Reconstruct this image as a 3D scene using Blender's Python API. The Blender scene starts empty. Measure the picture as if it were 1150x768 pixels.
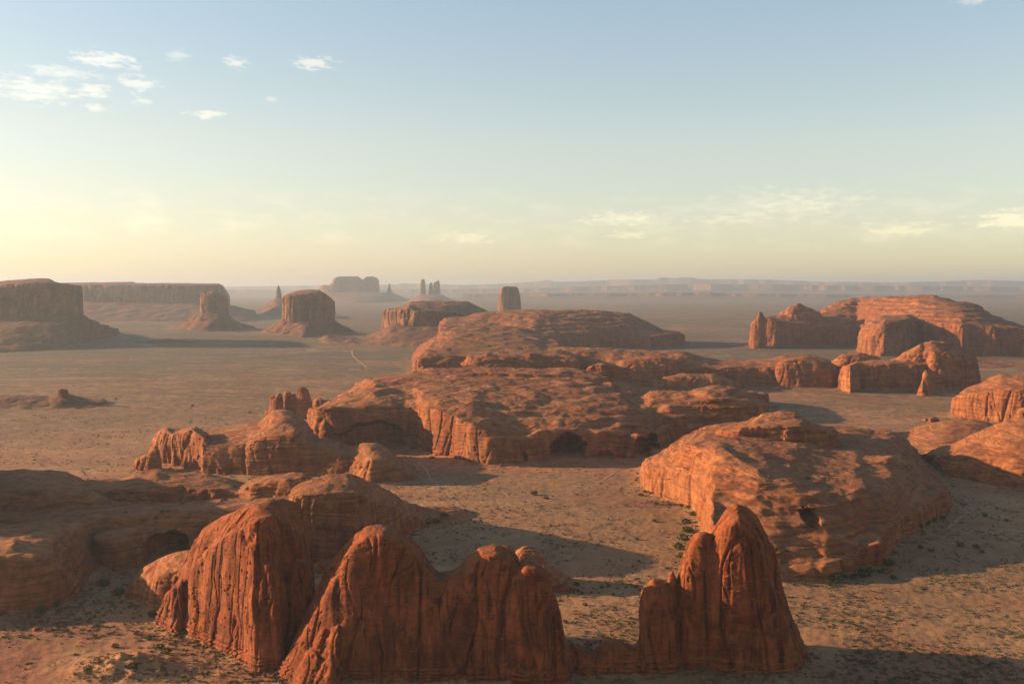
import bpy, math, random, time
import numpy as np
from mathutils import Vector, Euler
T0 = time.time()
R = math.radians
scene = bpy.context.scene
COL = scene.collection

# ------------------------------------------------------------------ camera
CAMH, F, CX, CY = 300.0, 1118.0, 575.0, 384.0
HOR = 322.0
PITCH = math.atan((CY - HOR) / F)
CP, SP = math.cos(PITCH), math.sin(PITCH)
cd = bpy.data.cameras.new('camera')
cam = bpy.data.objects.new('camera', cd); COL.objects.link(cam)
cam.location = (0, 0, CAMH)
cam.rotation_euler = (math.pi / 2 - PITCH, 0, 0)
cd.sensor_width = 36.0
cd.lens = 36.0 * F / 1150.0
cd.clip_start = 1.0; cd.clip_end = 400000.0
scene.camera = cam

# ------------------------------------------------------------------ sun, sky, exposure
SUN_EL, SUN_LEFT = 13.5, 82.0          # degrees above the horizon, degrees left of the view direction
az = R(SUN_LEFT)
sdir = Vector((-math.sin(az) * math.cos(R(SUN_EL)), math.cos(az) * math.cos(R(SUN_EL)), math.sin(R(SUN_EL))))
ld = bpy.data.lights.new('sun', 'SUN')
ld.energy = 5.0; ld.angle = R(0.5); ld.color = (1.0, 0.68, 0.40)
sun = bpy.data.objects.new('sun', ld); COL.objects.link(sun)
sun.rotation_euler = sdir.to_track_quat('Z', 'Y').to_euler()
sun.location = (-3000, 0, 1500)

world = bpy.data.worlds.new('World'); scene.world = world
world.use_nodes = True
wn = world.node_tree.nodes; wl = world.node_tree.links
wn.clear()
w_out = wn.new('ShaderNodeOutputWorld'); w_bg = wn.new('ShaderNodeBackground')
sky = wn.new('ShaderNodeTexSky'); sky.sky_type = 'NISHITA'
sky.sun_disc = False
sky.sun_elevation = R(SUN_EL)
sky.sun_rotation = R(-SUN_LEFT)
sky.altitude = 1700; sky.air_density = 1.0; sky.dust_density = 3.0; sky.ozone_density = 1.2
w_bg.inputs['Strength'].default_value = 0.105
wl.new(w_bg.outputs[0], w_out.inputs[0])

def wnode(t, **kw):
    n = wn.new(t)
    for k, v in kw.items(): setattr(n, k, v)
    return n
def wmath(op, a, b=None, clamp=False):
    n = wn.new('ShaderNodeMath'); n.operation = op; n.use_clamp = clamp
    for i, v in enumerate((a, b)):
        if v is None: continue
        if isinstance(v, (int, float)): n.inputs[i].default_value = v
        else: wl.new(v, n.inputs[i])
    return n.outputs[0]
def wramp(v, a, b):
    n = wn.new('ShaderNodeMapRange'); n.interpolation_type = 'SMOOTHSTEP'
    n.inputs[1].default_value = a; n.inputs[2].default_value = b
    wl.new(v, n.inputs[0]); return n.outputs[0]
def dir_of(px, py):
    k = (CY - py) / F; x = (px - CX) / F
    v = Vector((x, CP + k * SP, -SP + k * CP)); v.normalize()
    return math.degrees(math.atan2(v.x, v.y)), math.degrees(math.asin(v.z))
tc = wnode('ShaderNodeTexCoord')
sep = wnode('ShaderNodeSeparateXYZ'); wl.new(tc.outputs['Generated'], sep.inputs[0])
AZ = wmath('MULTIPLY', wmath('ARCTAN2', sep.outputs[0], sep.outputs[1]), 180 / math.pi)
EL = wmath('MULTIPLY', wmath('ARCSINE', sep.outputs[2]), 180 / math.pi)
cmb = wnode('ShaderNodeCombineXYZ')
wl.new(AZ, cmb.inputs[0]); wl.new(wmath('MULTIPLY', EL, 3.0), cmb.inputs[1])
nz = wnode('ShaderNodeTexNoise'); nz.inputs['Scale'].default_value = 0.42; nz.inputs['Detail'].default_value = 7
nz.inputs['Roughness'].default_value = 0.58; wl.new(cmb.outputs[0], nz.inputs['Vector'])
nz2 = wnode('ShaderNodeTexNoise'); nz2.inputs['Scale'].default_value = 1.3; nz2.inputs['Detail'].default_value = 6
nz2.inputs['Roughness'].default_value = 0.6; wl.new(cmb.outputs[0], nz2.inputs['Vector'])
dens = None
def puff(px, py, wx, wy, amt=1.0, hard=0.35):
    """one small cloud in the sky, given by its direction and angular half size (pixels of the reference view)"""
    global dens
    a0, e0 = dir_of(px, py)
    sx, sy = wx / F * 57.3, wy / F * 57.3
    dx = wmath('DIVIDE', wmath('SUBTRACT', AZ, a0), sx)
    dy = wmath('DIVIDE', wmath('SUBTRACT', EL, e0), sy)
    r2 = wmath('ADD', wmath('MULTIPLY', dx, dx), wmath('MULTIPLY', dy, dy))
    v = wmath('SUBTRACT', 1.0, wmath('SQRT', r2))
    v = wmath('ADD', v, wmath('MULTIPLY', wmath('SUBTRACT', nz2.outputs[0], 0.47), 3.0))
    m = wmath('MULTIPLY', wramp(v, 0.1, 0.1 + hard * 2.2), amt)
    dens = m if dens is None else wmath('MAXIMUM', dens, m)
for p in ((118,67,38,10,.8,.35), (38,101,58,16,.75,.5), (70,82,48,9,.6,.5), (155,94,26,10,.7,.4), (105,102,22,8,.7,.4), (200,62,17,7,.45,.4),
          (265,70,16,7,.75,.35), (352,71,27,8,.85,.35), (232,129,21,6,.7,.35), (110,121,16,5,.6,.4), (160,114,12,5,.5,.4),
          (525,268,36,10,.45,.4), (706,264,30,6,.5,.4), (1010,258,56,12,.6,.5), (1135,247,44,13,.8,.4), (1090,3,18,5,.6,.4),
          (890,230,110,24,.6,.7), (700,246,60,10,.7,.5), (820,247,70,6,.5,.5), (855,240,40,6,.45,.5),(305,112,9,4,.4,.5)):
    puff(*p)
band = wmath('MULTIPLY', wramp(EL, 1.6, 3.0), wmath('SUBTRACT', 1.0, wramp(EL, 3.6, 6.2)))
bandm = wmath('MULTIPLY', wmath('MULTIPLY', band, wramp(nz.outputs[0], 0.44, 0.80)), 0.42)
dens = wmath('MAXIMUM', dens, bandm)
cmix = wnode('ShaderNodeMix', data_type='RGBA')
wl.new(dens, cmix.inputs[0])
# cloud light: sky colour pushed to a warm white
cadd = wnode('ShaderNodeMix', data_type='RGBA'); cadd.blend_type = 'ADD'
cadd.inputs[0].default_value = 1.0
cadd.inputs[7].default_value = (1.7, 1.2, 0.62, 1)
SKY_TINT = (1.0, 0.98, 0.92)
tint = wnode('ShaderNodeMix', data_type='RGBA'); tint.blend_type = 'MULTIPLY'; tint.inputs[0].default_value = 1.0
tint.inputs[7].default_value = (*SKY_TINT, 1)
gm = wnode('ShaderNodeGamma'); gm.inputs[1].default_value = 0.74
def srgb_scale(inp, k):
    m = wnode('ShaderNodeMix', data_type='RGBA'); m.blend_type = 'MULTIPLY'; m.inputs[0].default_value = 1.0
    wl.new(inp, m.inputs[6]); m.inputs[7].default_value = (k[0], k[1], k[2], 1); return m.outputs[2]
wl.new(sky.outputs[0], gm.inputs[0])
skyc = srgb_scale(gm.outputs[0], (1.36, 1.25, 1.22))
warm = wn.new('ShaderNodeValToRGB'); wl.new(wmath('DIVIDE', EL, 90.0, True), warm.inputs[0])
we = warm.color_ramp.elements; we[0].position = 0.0; we[0].color = (0.90, 0.845, 0.72, 1); we[1].position = 1.0; we[1].color = (0.26, 0.36, 0.42, 1)
we_ = we.new(0.09); we_.color = (1.03, 0.99, 0.87, 1)
we_ = we.new(0.27); we_.color = (0.80, 1.03, 1.16, 1)
we_ = we.new(0.42); we_.color = (0.50, 0.68, 0.80, 1)
wm = wnode('ShaderNodeMix', data_type='RGBA'); wm.blend_type = 'MULTIPLY'; wm.inputs[0].default_value = 1.0
wl.new(skyc, wm.inputs[6]); wl.new(warm.outputs[0], wm.inputs[7]); skyc = wm.outputs[2]
wl.new(skyc, cadd.inputs[6])
wl.new(skyc, cmix.inputs[6]); wl.new(cadd.outputs[2], cmix.inputs[7])
wl.new(cmix.outputs[2], tint.inputs[6])
wl.new(tint.outputs[2], w_bg.inputs['Color'])

scene.view_settings.view_transform = 'Standard'
scene.view_settings.look = 'None'
scene.view_settings.exposure = 1.28
scene.view_settings.gamma = 1.0
scene.cycles.use_denoising = True
scene.cycles.max_bounces = 5
scene.cycles.diffuse_bounces = 3
scene.cycles.volume_bounces = 1
scene.cycles.caustics_reflective = False
scene.cycles.caustics_refractive = False

# ------------------------------------------------------------------ noise
_rng = np.random.default_rng(11)
_perm = _rng.permutation(256).astype(np.int32); _perm = np.concatenate([_perm, _perm, _perm])
_g = _rng.normal(size=(256, 3)).astype(np.float32); _g /= np.linalg.norm(_g, axis=1, keepdims=True)
def perlin(x, y, z):
    x = np.asarray(x, np.float32); y = np.asarray(y, np.float32); z = np.asarray(z, np.float32)
    x, y, z = np.broadcast_arrays(x, y, z)
    xi = np.floor(x); yi = np.floor(y); zi = np.floor(z)
    xf = x - xi; yf = y - yi; zf = z - zi
    xi = xi.astype(np.int32) & 255; yi = yi.astype(np.int32) & 255; zi = zi.astype(np.int32) & 255
    u = xf * xf * xf * (xf * (xf * 6 - 15) + 10); v = yf * yf * yf * (yf * (yf * 6 - 15) + 10); w = zf * zf * zf * (zf * (zf * 6 - 15) + 10)
    A = _perm[xi]; B = _perm[xi + 1]
    AA = _perm[A + yi]; AB = _perm[A + yi + 1]; BA = _perm[B + yi]; BB = _perm[B + yi + 1]
    def g(h, dx, dy, dz):
        q = _g[h & 255]
        return q[..., 0] * dx + q[..., 1] * dy + q[..., 2] * dz
    n = []
    for dz_, zo in ((0, zf), (1, zf - 1)):
        a = g(_perm[AA + zi + dz_], xf, yf, zo); b = g(_perm[BA + zi + dz_], xf - 1, yf, zo)
        c = g(_perm[AB + zi + dz_], xf, yf - 1, zo); d = g(_perm[BB + zi + dz_], xf - 1, yf - 1, zo)
        e = a + u * (b - a); f = c + u * (d - c)
        n.append(e + v * (f - e))
    return (n[0] + w * (n[1] - n[0])) * 1.6
def fbm(x, y, z, octv=3, gain=0.5):
    s = 0; a = 1.0; t = 0
    for i in range(octv):
        s = s + a * perlin(x * 2.03**i + 17.3 * i, y * 2.03**i - 9.1 * i, z * 2.03**i + 5.7 * i); t += a; a *= gain
    return s / t
def smooth(a, b, x):
    t = np.clip((x - a) / (b - a), 0, 1); return t * t * (3 - 2 * t)

# ------------------------------------------------------------------ projection helpers
def slope(py):                       # drop per metre of plan depth on the sight line of a row
    k = (CY - np.asarray(py, float)) / F
    return (SP - k * CP) / (CP + k * SP)
def zat(py, Y): return CAMH - np.asarray(Y) * slope(py)
def yground(py, z=0.0): return (CAMH - z) / slope(py)
def xat(px, Y, z):
    d = Y * CP + (CAMH - z) * SP
    return (px - CX) / F * d
def on_ground(px, py, z=0.0):
    Y = float(yground(py, z)); return float(xat(px, Y, z)), Y
def pxof(X, Y, z): return CX + F * X / (Y * CP + (CAMH - z) * SP)

# ------------------------------------------------------------------ materials
def new_mat(name):
    m = bpy.data.materials.new(name); m.use_nodes = True
    nt = m.node_tree; nt.nodes.clear()
    out = nt.nodes.new('ShaderNodeOutputMaterial'); b = nt.nodes.new('ShaderNodeBsdfPrincipled')
    nt.links.new(b.outputs[0], out.inputs[0])
    b.inputs['Roughness'].default_value = 0.92
    b.inputs['Specular IOR Level'].default_value = 0.15
    return m, nt, b
class NB:
    def __init__(s, nt): s.nt = nt; s.n = nt.nodes; s.l = nt.links
    def _in(s, sock, v):
        if isinstance(v, (int, float)): sock.default_value = v
        elif isinstance(v, tuple): sock.default_value = (*v, 1) if len(v) == 3 and sock.type == 'RGBA' else v
        else: s.l.new(v, sock)
    def noise(s, vec, scale, detail=4, rough=0.55, dist=0.0):
        n = s.n.new('ShaderNodeTexNoise'); s.l.new(vec, n.inputs['Vector'])
        n.inputs['Scale'].default_value = scale; n.inputs['Detail'].default_value = detail
        n.inputs['Roughness'].default_value = rough; n.inputs['Distortion'].default_value = dist
        return n.outputs[0]
    def mapr(s, v, a, b, c=0.0, d=1.0):
        n = s.n.new('ShaderNodeMapRange'); n.interpolation_type = 'SMOOTHSTEP'
        s.l.new(v, n.inputs[0])
        for i, q in enumerate((a, b, c, d)): n.inputs[i + 1].default_value = q
        return n.outputs[0]
    def mix(s, f, a, b, mode='MIX'):
        n = s.n.new('ShaderNodeMix'); n.data_type = 'RGBA'; n.blend_type = mode
        s._in(n.inputs[0], f); s._in(n.inputs[6], a); s._in(n.inputs[7], b)
        return n.outputs[2]
    def math(s, op, a, b=0.0):
        n = s.n.new('ShaderNodeMath'); n.operation = op
        s._in(n.inputs[0], a); s._in(n.inputs[1], b); return n.outputs[0]
    def vmul(s, vec, k):
        n = s.n.new('ShaderNodeVectorMath'); n.operation = 'MULTIPLY'
        s.l.new(vec, n.inputs[0]); n.inputs[1].default_value = k; return n.outputs[0]
    def ramp(s, v, stops):
        n = s.n.new('ShaderNodeValToRGB'); s.l.new(v, n.inputs[0])
        e = n.color_ramp.elements
        while len(e) > 1: e.remove(e[-1])
        e[0].position = stops[0][0]; e[0].color = (*stops[0][1], 1)
        for p, c in stops[1:]:
            q = e.new(p); q.color = (*c, 1)
        return n.outputs[0]

def rock_material(name, base, pale, dark, S=1.0, strata=1.0, streak=0.5, dust=0.5, dustcol=(0.42, 0.24, 0.15)):
    """S: size in metres of the smallest tone patches the picture can show"""
    m, nt, b = new_mat(name); q = NB(nt)
    TS = (0.58, 0.435, 0.285)                     # iron rich rock, dark and saturated
    base, pale, dark, dustcol = [tuple(c[i] * TS[i] for i in range(3)) for c in (base, pale, dark, dustcol)]
    geo = nt.nodes.new('ShaderNodeNewGeometry'); P = geo.outputs['Position']
    sp = nt.nodes.new('ShaderNodeSeparateXYZ'); nt.links.new(P, sp.inputs[0])
    sn = nt.nodes.new('ShaderNodeSeparateXYZ'); nt.links.new(geo.outputs['Normal'], sn.inputs[0])
    big = q.noise(P, 0.012 / S, 5, 0.6)
    med = q.noise(P, 0.07 / S, 6, 0.62)
    # strata: noise that varies fast with height and slowly sideways, gently warped
    warp = q.noise(P, 0.01 / S, 3, 0.5)
    zz = q.math('ADD', sp.outputs[2], q.math('MULTIPLY', warp, 26.0 * S))
    cm = nt.nodes.new('ShaderNodeCombineXYZ')
    nt.links.new(q.math('MULTIPLY', sp.outputs[0], 0.010), cm.inputs[0]); nt.links.new(q.math('MULTIPLY', sp.outputs[1], 0.010), cm.inputs[1]); nt.links.new(q.math('MULTIPLY', zz, 0.42 / S), cm.inputs[2])
    st = q.noise(cm.outputs[0], 1.0, 5, 0.65)
    col = q.mix(q.mapr(big, 0.35, 0.65), base, tuple(0.5 * (base[i] + pale[i]) for i in range(3)))
    col = q.mix(q.math('MULTIPLY', q.mapr(st, 0.48, 0.68), 0.55 * strata), col, pale)
    col = q.mix(q.math('MULTIPLY', q.mapr(st, 0.50, 0.32), 0.55 * strata), col, dark)
    # desert varnish streaks on the steep faces
    vs = q.noise(q.vmul(P, (0.16 / S, 0.16 / S, 0.010 / S)), 1.0, 5, 0.62, 0.4)
    steep = q.mapr(sn.outputs[2], 0.65, 0.25)
    col = q.mix(q.math('MULTIPLY', q.math('MULTIPLY', q.mapr(vs, 0.50, 0.66), steep), streak), col, dark)
    col = q.mix(q.math('MULTIPLY', q.math('MULTIPLY', q.mapr(vs, 0.46, 0.34), steep), streak * 0.6), col, pale)
    pa = q.noise(q.vmul(P, (0.030 / S, 0.030 / S, 0.012 / S)), 1.0, 6, 0.6, 0.8)
    col = q.mix(q.math('MULTIPLY', q.math('MULTIPLY', q.mapr(pa, 0.50, 0.62), steep), streak * 0.65), col, dark)
    # sand and weathered crust lying on the flatter ledges
    dn = q.math('MULTIPLY', q.mapr(sn.outputs[2], 0.80, 0.97), q.mapr(med, 0.36, 0.60))
    col = q.mix(q.math('MULTIPLY', dn, dust), col, dustcol)
    mot = q.noise(q.vmul(P, (1, 1, 0.6)), 0.10 / S, 7, 0.66)
    col = q.mix(0.65, col, q.mix(q.mapr(mot, 0.30, 0.72), (0.50, 0.47, 0.45), (1.35, 1.36, 1.38)), 'MULTIPLY')
    nt.links.new(col, b.inputs['Base Color'])
    bm = nt.nodes.new('ShaderNodeBump'); bm.inputs['Strength'].default_value = 0.8; bm.inputs['Distance'].default_value = 1.3 * S
    fine = q.noise(q.vmul(P, (1, 1, 1.7)), 0.22 / S, 7, 0.58)
    st2 = q.noise(q.vmul(cm.outputs[0], (1.6, 1.6, 3.2)), 1.0, 4, 0.6)
    hh = q.math('ADD', q.math('MULTIPLY', fine, 0.9), q.math('ADD', q.math('MULTIPLY', st, 1.5), q.math('MULTIPLY', st2, 0.9)))
    nt.links.new(hh, bm.inputs['Height']); nt.links.new(bm.outputs[0], b.inputs['Normal'])
    return m

RED = dict(base=(0.40, 0.150, 0.070), pale=(0.52, 0.24, 0.125), dark=(0.235, 0.085, 0.045))
M_fin = rock_material('red_sandstone_fins', (0.35, 0.115, 0.055), (0.50, 0.21, 0.11), (0.125, 0.045, 0.032), S=0.9, strata=0.5, streak=1.0, dust=0.15)
M_near = rock_material('slickrock_near', (0.40, 0.155, 0.080), (0.62, 0.35, 0.215), (0.21, 0.082, 0.050), S=1.1, strata=1.35, streak=0.4, dust=0.55)
M_mid = rock_material('slickrock_mid', (0.40, 0.155, 0.082), (0.62, 0.35, 0.215), (0.21, 0.084, 0.052), S=1.8, strata=1.35, streak=0.5, dust=0.5)
M_far = rock_material('mesa_rock', (0.37, 0.15, 0.085), (0.48, 0.25, 0.15), (0.20, 0.085, 0.055), S=3.6, strata=0.9, streak=0.7, dust=0.55, dustcol=(0.27, 0.19, 0.12))
M_butte = rock_material('butte_rock', (0.33, 0.18, 0.13), (0.46, 0.29, 0.21), (0.15, 0.085, 0.065), S=5.0, strata=0.5, streak=0.9, dust=0.7, dustcol=(0.20, 0.15, 0.10))
M_talus = rock_material('talus', (0.23, 0.135, 0.10), (0.32, 0.19, 0.14), (0.15, 0.085, 0.065), S=6.0, strata=0.7, streak=0.2, dust=0.0)

def ground_material():
    m, nt, b = new_mat('desert_sand'); q = NB(nt)
    geo = nt.nodes.new('ShaderNodeNewGeometry'); P = geo.outputs['Position']
    big = q.noise(P, 0.0011, 5, 0.6); med = q.noise(P, 0.009, 5, 0.6); sm = q.noise(P, 0.055, 6, 0.65)
    col = q.mix(q.mapr(med, 0.35, 0.68), (0.31, 0.142, 0.064), (0.41, 0.208, 0.098))
    col = q.mix(q.mapr(q.noise(P, 0.0042, 5, 0.62, 0.6), 0.50, 0.68), col, (0.29, 0.105, 0.055))
    # thin scrub cover: greenish grey tint in patches
    col = q.mix(q.math('MULTIPLY', q.mapr(big, 0.40, 0.62), 0.6), col, (0.165, 0.105, 0.052))
    # far plain is more grown over; its dark band also has cloud shade painted in
    sp = nt.nodes.new('ShaderNodeSeparateXYZ'); nt.links.new(P, sp.inputs[0])
    mid = q.math('MULTIPLY', q.mapr(sp.outputs[1], 1700.0, 2900.0), q.mapr(q.noise(q.vmul(P, (0.0018, 0.0045, 1)), 1.0, 7, 0.68), 0.34, 0.62))
    col = q.mix(q.math('MULTIPLY', mid, 0.85), col, (0.140, 0.090, 0.046))
    gr = q.noise(P, 0.030, 6, 0.75)
    col = q.mix(q.math('MULTIPLY', q.mapr(sp.outputs[1], 1500.0, 2600.0), 0.75), col, q.mix(q.mapr(gr, 0.36, 0.62), (0.55, 0.53, 0.48), (1.15, 1.15, 1.15)), 'MULTIPLY')
    far = q.math('MULTIPLY', q.mapr(sp.outputs[1], 2900.0, 4000.0), q.mapr(q.noise(q.vmul(P, (0.00035, 0.0011, 1)), 1.0, 6, 0.62), 0.28, 0.60))
    col = q.mix(q.math('MULTIPLY', far, 0.85), col, (0.085, 0.070, 0.042))
    # washes wandering over the plain, and the red sand below the central massif
    wv = q.noise(q.vmul(P, (0.0016, 0.0030, 0)), 1.0, 5, 0.55, 0.9)
    wash = q.math('SUBTRACT', 1.0, q.mapr(q.math('ABSOLUTE', q.math('SUBTRACT', wv, 0.5)), 0.0, 0.012))
    col = q.mix(q.math('MULTIPLY', q.math('MULTIPLY', wash, q.mapr(sp.outputs[1], 1500.0, 2200.0)), 0.6), col, (0.36, 0.215, 0.125))
    red = q.math('MULTIPLY', q.math('MULTIPLY', q.mapr(sp.outputs[1], 1570.0, 1640.0), q.mapr(sp.outputs[1], 1830.0, 1760.0)), q.math('MULTIPLY', q.mapr(sp.outputs[0], -330.0, -200.0), q.mapr(sp.outputs[0], 330.0, 180.0)))
    col = q.mix(q.math('MULTIPLY', red, q.mapr(sm, 0.25, 0.55)), col, (0.38, 0.150, 0.072))
    # single plants as dots
    for sc, lo, hi, cc, am in ((0.040, 0.17, 0.09, (0.10, 0.080, 0.040), 0.8), (0.17, 0.22, 0.13, (0.13, 0.105, 0.045), 0.75), (0.075, 0.20, 0.11, (0.10, 0.085, 0.04), 0.7)):
        v = nt.nodes.new('ShaderNodeTexVoronoi'); v.inputs['Scale'].default_value = sc; v.inputs['Randomness'].default_value = 1.0
        nt.links.new(q.vmul(P, (1, 1, 0)), v.inputs['Vector'])
        msk = q.math('MULTIPLY', q.mapr(v.outputs['Distance'], lo, hi), q.mapr(sm, 0.40, 0.56))
        col = q.mix(q.math('MULTIPLY', msk, am), col, cc)
    col = q.mix(0.6, col, q.mix(q.mapr(sm, 0.3, 0.7), (0.72, 0.70, 0.68), (1.2, 1.2, 1.2)), 'MULTIPLY')
    nt.links.new(col, b.inputs['Base Color'])
    bm = nt.nodes.new('ShaderNodeBump'); bm.inputs['Strength'].default_value = 0.8; bm.inputs['Distance'].default_value = 1.3
    hh = q.math('ADD', q.math('MULTIPLY', q.noise(P, 0.10, 6, 0.65), 1.0), q.math('MULTIPLY', q.noise(P, 0.5, 4, 0.6), 0.25))
    nt.links.new(hh, bm.inputs['Height']); nt.links.new(bm.outputs[0], b.inputs['Normal'])
    return m
M_ground = ground_material()

def simple_material(name, c1, c2, scale, rough=0.95):
    m, nt, b = new_mat(name); q = NB(nt)
    geo = nt.nodes.new('ShaderNodeNewGeometry')
    nt.links.new(q.mix(q.mapr(q.noise(geo.outputs['Position'], scale, 5, 0.6), 0.3, 0.7), c1, c2), b.inputs['Base Color'])
    return m
M_track = simple_material('pale_dirt', (0.33, 0.17, 0.098), (0.38, 0.20, 0.12), 0.05)
M_shrub = simple_material('shrub_leaves', (0.040, 0.052, 0.018), (0.075, 0.085, 0.030), 0.4)
M_scrub = simple_material('scrub_leaves', (0.085, 0.072, 0.034), (0.135, 0.105, 0.050), 0.15)
M_plateau = rock_material('far_cliffs', (0.27, 0.16, 0.12), (0.42, 0.23, 0.16), (0.17, 0.115, 0.09), S=14.0, strata=.5, streak=0.3, dust=0.8, dustcol=(0.17, 0.14, 0.10))

# ------------------------------------------------------------------ objects
def tag(o, label=None, cat=None, group=None, kind=None):
    if label: o['label'] = label
    if cat: o['category'] = cat
    if group: o['group'] = group
    if kind: o['kind'] = kind
    return o
def raw_mesh(name, V, Fc):
    me = bpy.data.meshes.new(name)
    nv, nf = len(V), len(Fc); k = Fc.shape[1]
    me.vertices.add(nv); me.vertices.foreach_set('co', np.ascontiguousarray(V, np.float32).ravel())
    me.loops.add(nf * k); me.loops.foreach_set('vertex_index', np.ascontiguousarray(Fc, np.int32).ravel())
    me.polygons.add(nf)
    me.polygons.foreach_set('loop_start', np.arange(0, nf * k, k, dtype=np.int32))
    me.polygons.foreach_set('loop_total', np.full(nf, k, np.int32))
    me.update(calc_edges=True)
    return me
def finish(me, mat, smooth_=True):
    me.materials.append(mat)
    me.polygons.foreach_set('use_smooth', np.full(len(me.polygons), smooth_, bool)); me.update()
def link(name, me, parent=None):
    o = bpy.data.objects.new(name, me); COL.objects.link(o)
    if parent: o.parent = parent
    return o

# ---- lofted rock lobes -------------------------------------------------------
class Lobe:
    """rails run front to back; each is (points [(px, py)], depth) where depth is None (on the ground),
       a number (metres of depth), ('+', d) behind the first rail, or [(px, Y)...]; k = how cliff-like the rise to it is"""
    def __init__(s, rails, back, ks, kb=3.0, end=4.0, ends=(1, 1), soft=3.0, z0=0.0, span=None):
        b = rails[0]
        s.a, s.b = span or (rails[-1][0][0][0], rails[-1][0][-1][0])
        s.g = np.linspace(s.a, s.b, 400)
        s.ks, s.kb = ks, kb
        dpx = (s.b - s.a) / 399; w = max(soft / dpx, 0.3)
        kern = np.exp(-0.5 * (np.arange(-int(3 * w) - 1, int(3 * w) + 2) / w)**2); kern /= kern.sum(); r = len(kern) // 2
        def interp(pts, sm=True):
            pts = sorted(pts); v = np.interp(s.g, [p[0] for p in pts], [p[1] for p in pts])
            if sm:
                vp = np.concatenate([2 * v[0] - v[1:r + 1][::-1], v, 2 * v[-1] - v[-r - 1:-1][::-1]]) if r < 399 else np.pad(v, r, mode='edge')
                v = np.convolve(vp, kern, 'valid')
            return v
        s.Y, s.Z = [], []
        for i, (pts, dep) in enumerate(rails):
            py = interp(pts)
            if dep is None: Y = yground(py, z0); Z = np.full(400, z0 - 2.0)
            elif isinstance(dep, tuple): Y = s.Y[0] + dep[1]; Z = zat(py, Y)
            elif isinstance(dep, list): Y = interp(dep); Z = zat(py, Y)
            else: Y = np.full(400, float(dep)); Z = zat(py, Y)
            if i == 0: Z = np.full(400, z0 - 2.0)
            else: Y = np.maximum(Y, s.Y[-1] + 1.0)
            s.Y.append(Y); s.Z.append(Z)
        s.Y.append(s.Y[-1] + back); s.Z.append(np.full(400, z0 - 3.0))
        u = np.linspace(-1, 1, 400)
        e = np.ones(400)
        for sgn, on in ((-1, ends[0]), (1, ends[1])):
            if on:
                m = (u * sgn) > 0
                e[m] = (1 - np.abs(u[m])**end)**(1 / end * 1.3)
        e = np.maximum(e, 0.02)
        mid = 0.5 * (s.Y[0] + s.Y[-1])
        s.Y = [mid + (y - mid) * e for y in s.Y]
    def bounds(s):
        xs, ys = [], []
        for Y, Z in zip(s.Y, s.Z):
            xs += [xat(s.g[0], Y[0], Z[0]), xat(s.g[-1], Y[-1], Z[-1])]; ys += [Y.min(), Y.max()]
            X = xat(s.g, Y, Z); xs += [X.min(), X.max()]
        return min(xs), max(xs), min(ys), max(ys)
    def ev(s, px, Y, floor):
        idx = np.clip((px - s.a) / (s.b - s.a) * 399, 0, 399)
        i0 = np.clip(idx.astype(int), 0, 398); f = idx - i0
        L = lambda arr: arr[i0] * (1 - f) + arr[i0 + 1] * f
        out = np.full(px.shape, floor)
        Ys = [L(y) for y in s.Y]; Zs = [L(z) for z in s.Z]
        n = len(Ys)
        for i in range(n - 1):
            t = (Y - Ys[i]) / np.maximum(Ys[i + 1] - Ys[i], 1e-3)
            m = (t >= 0) & (t <= 1)
            if i < n - 2: h = Zs[i] + (Zs[i + 1] - Zs[i]) * (1 - (1 - np.clip(t, 0, 1))**s.ks[i])
            else: h = Zs[i + 1] + (Zs[i] - Zs[i + 1]) * (1 - np.clip(t, 0, 1)**s.kb)
            out = np.where(m, h, out)
        return np.where((px < s.a) | (px > s.b), floor, out)

def smax(a, b, k):
    if k <= 0: return np.maximum(a, b)
    h = np.clip(0.5 + 0.5 * (a - b) / k, 0, 1)
    return b + (a - b) * h + k * h * (1 - h)

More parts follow.
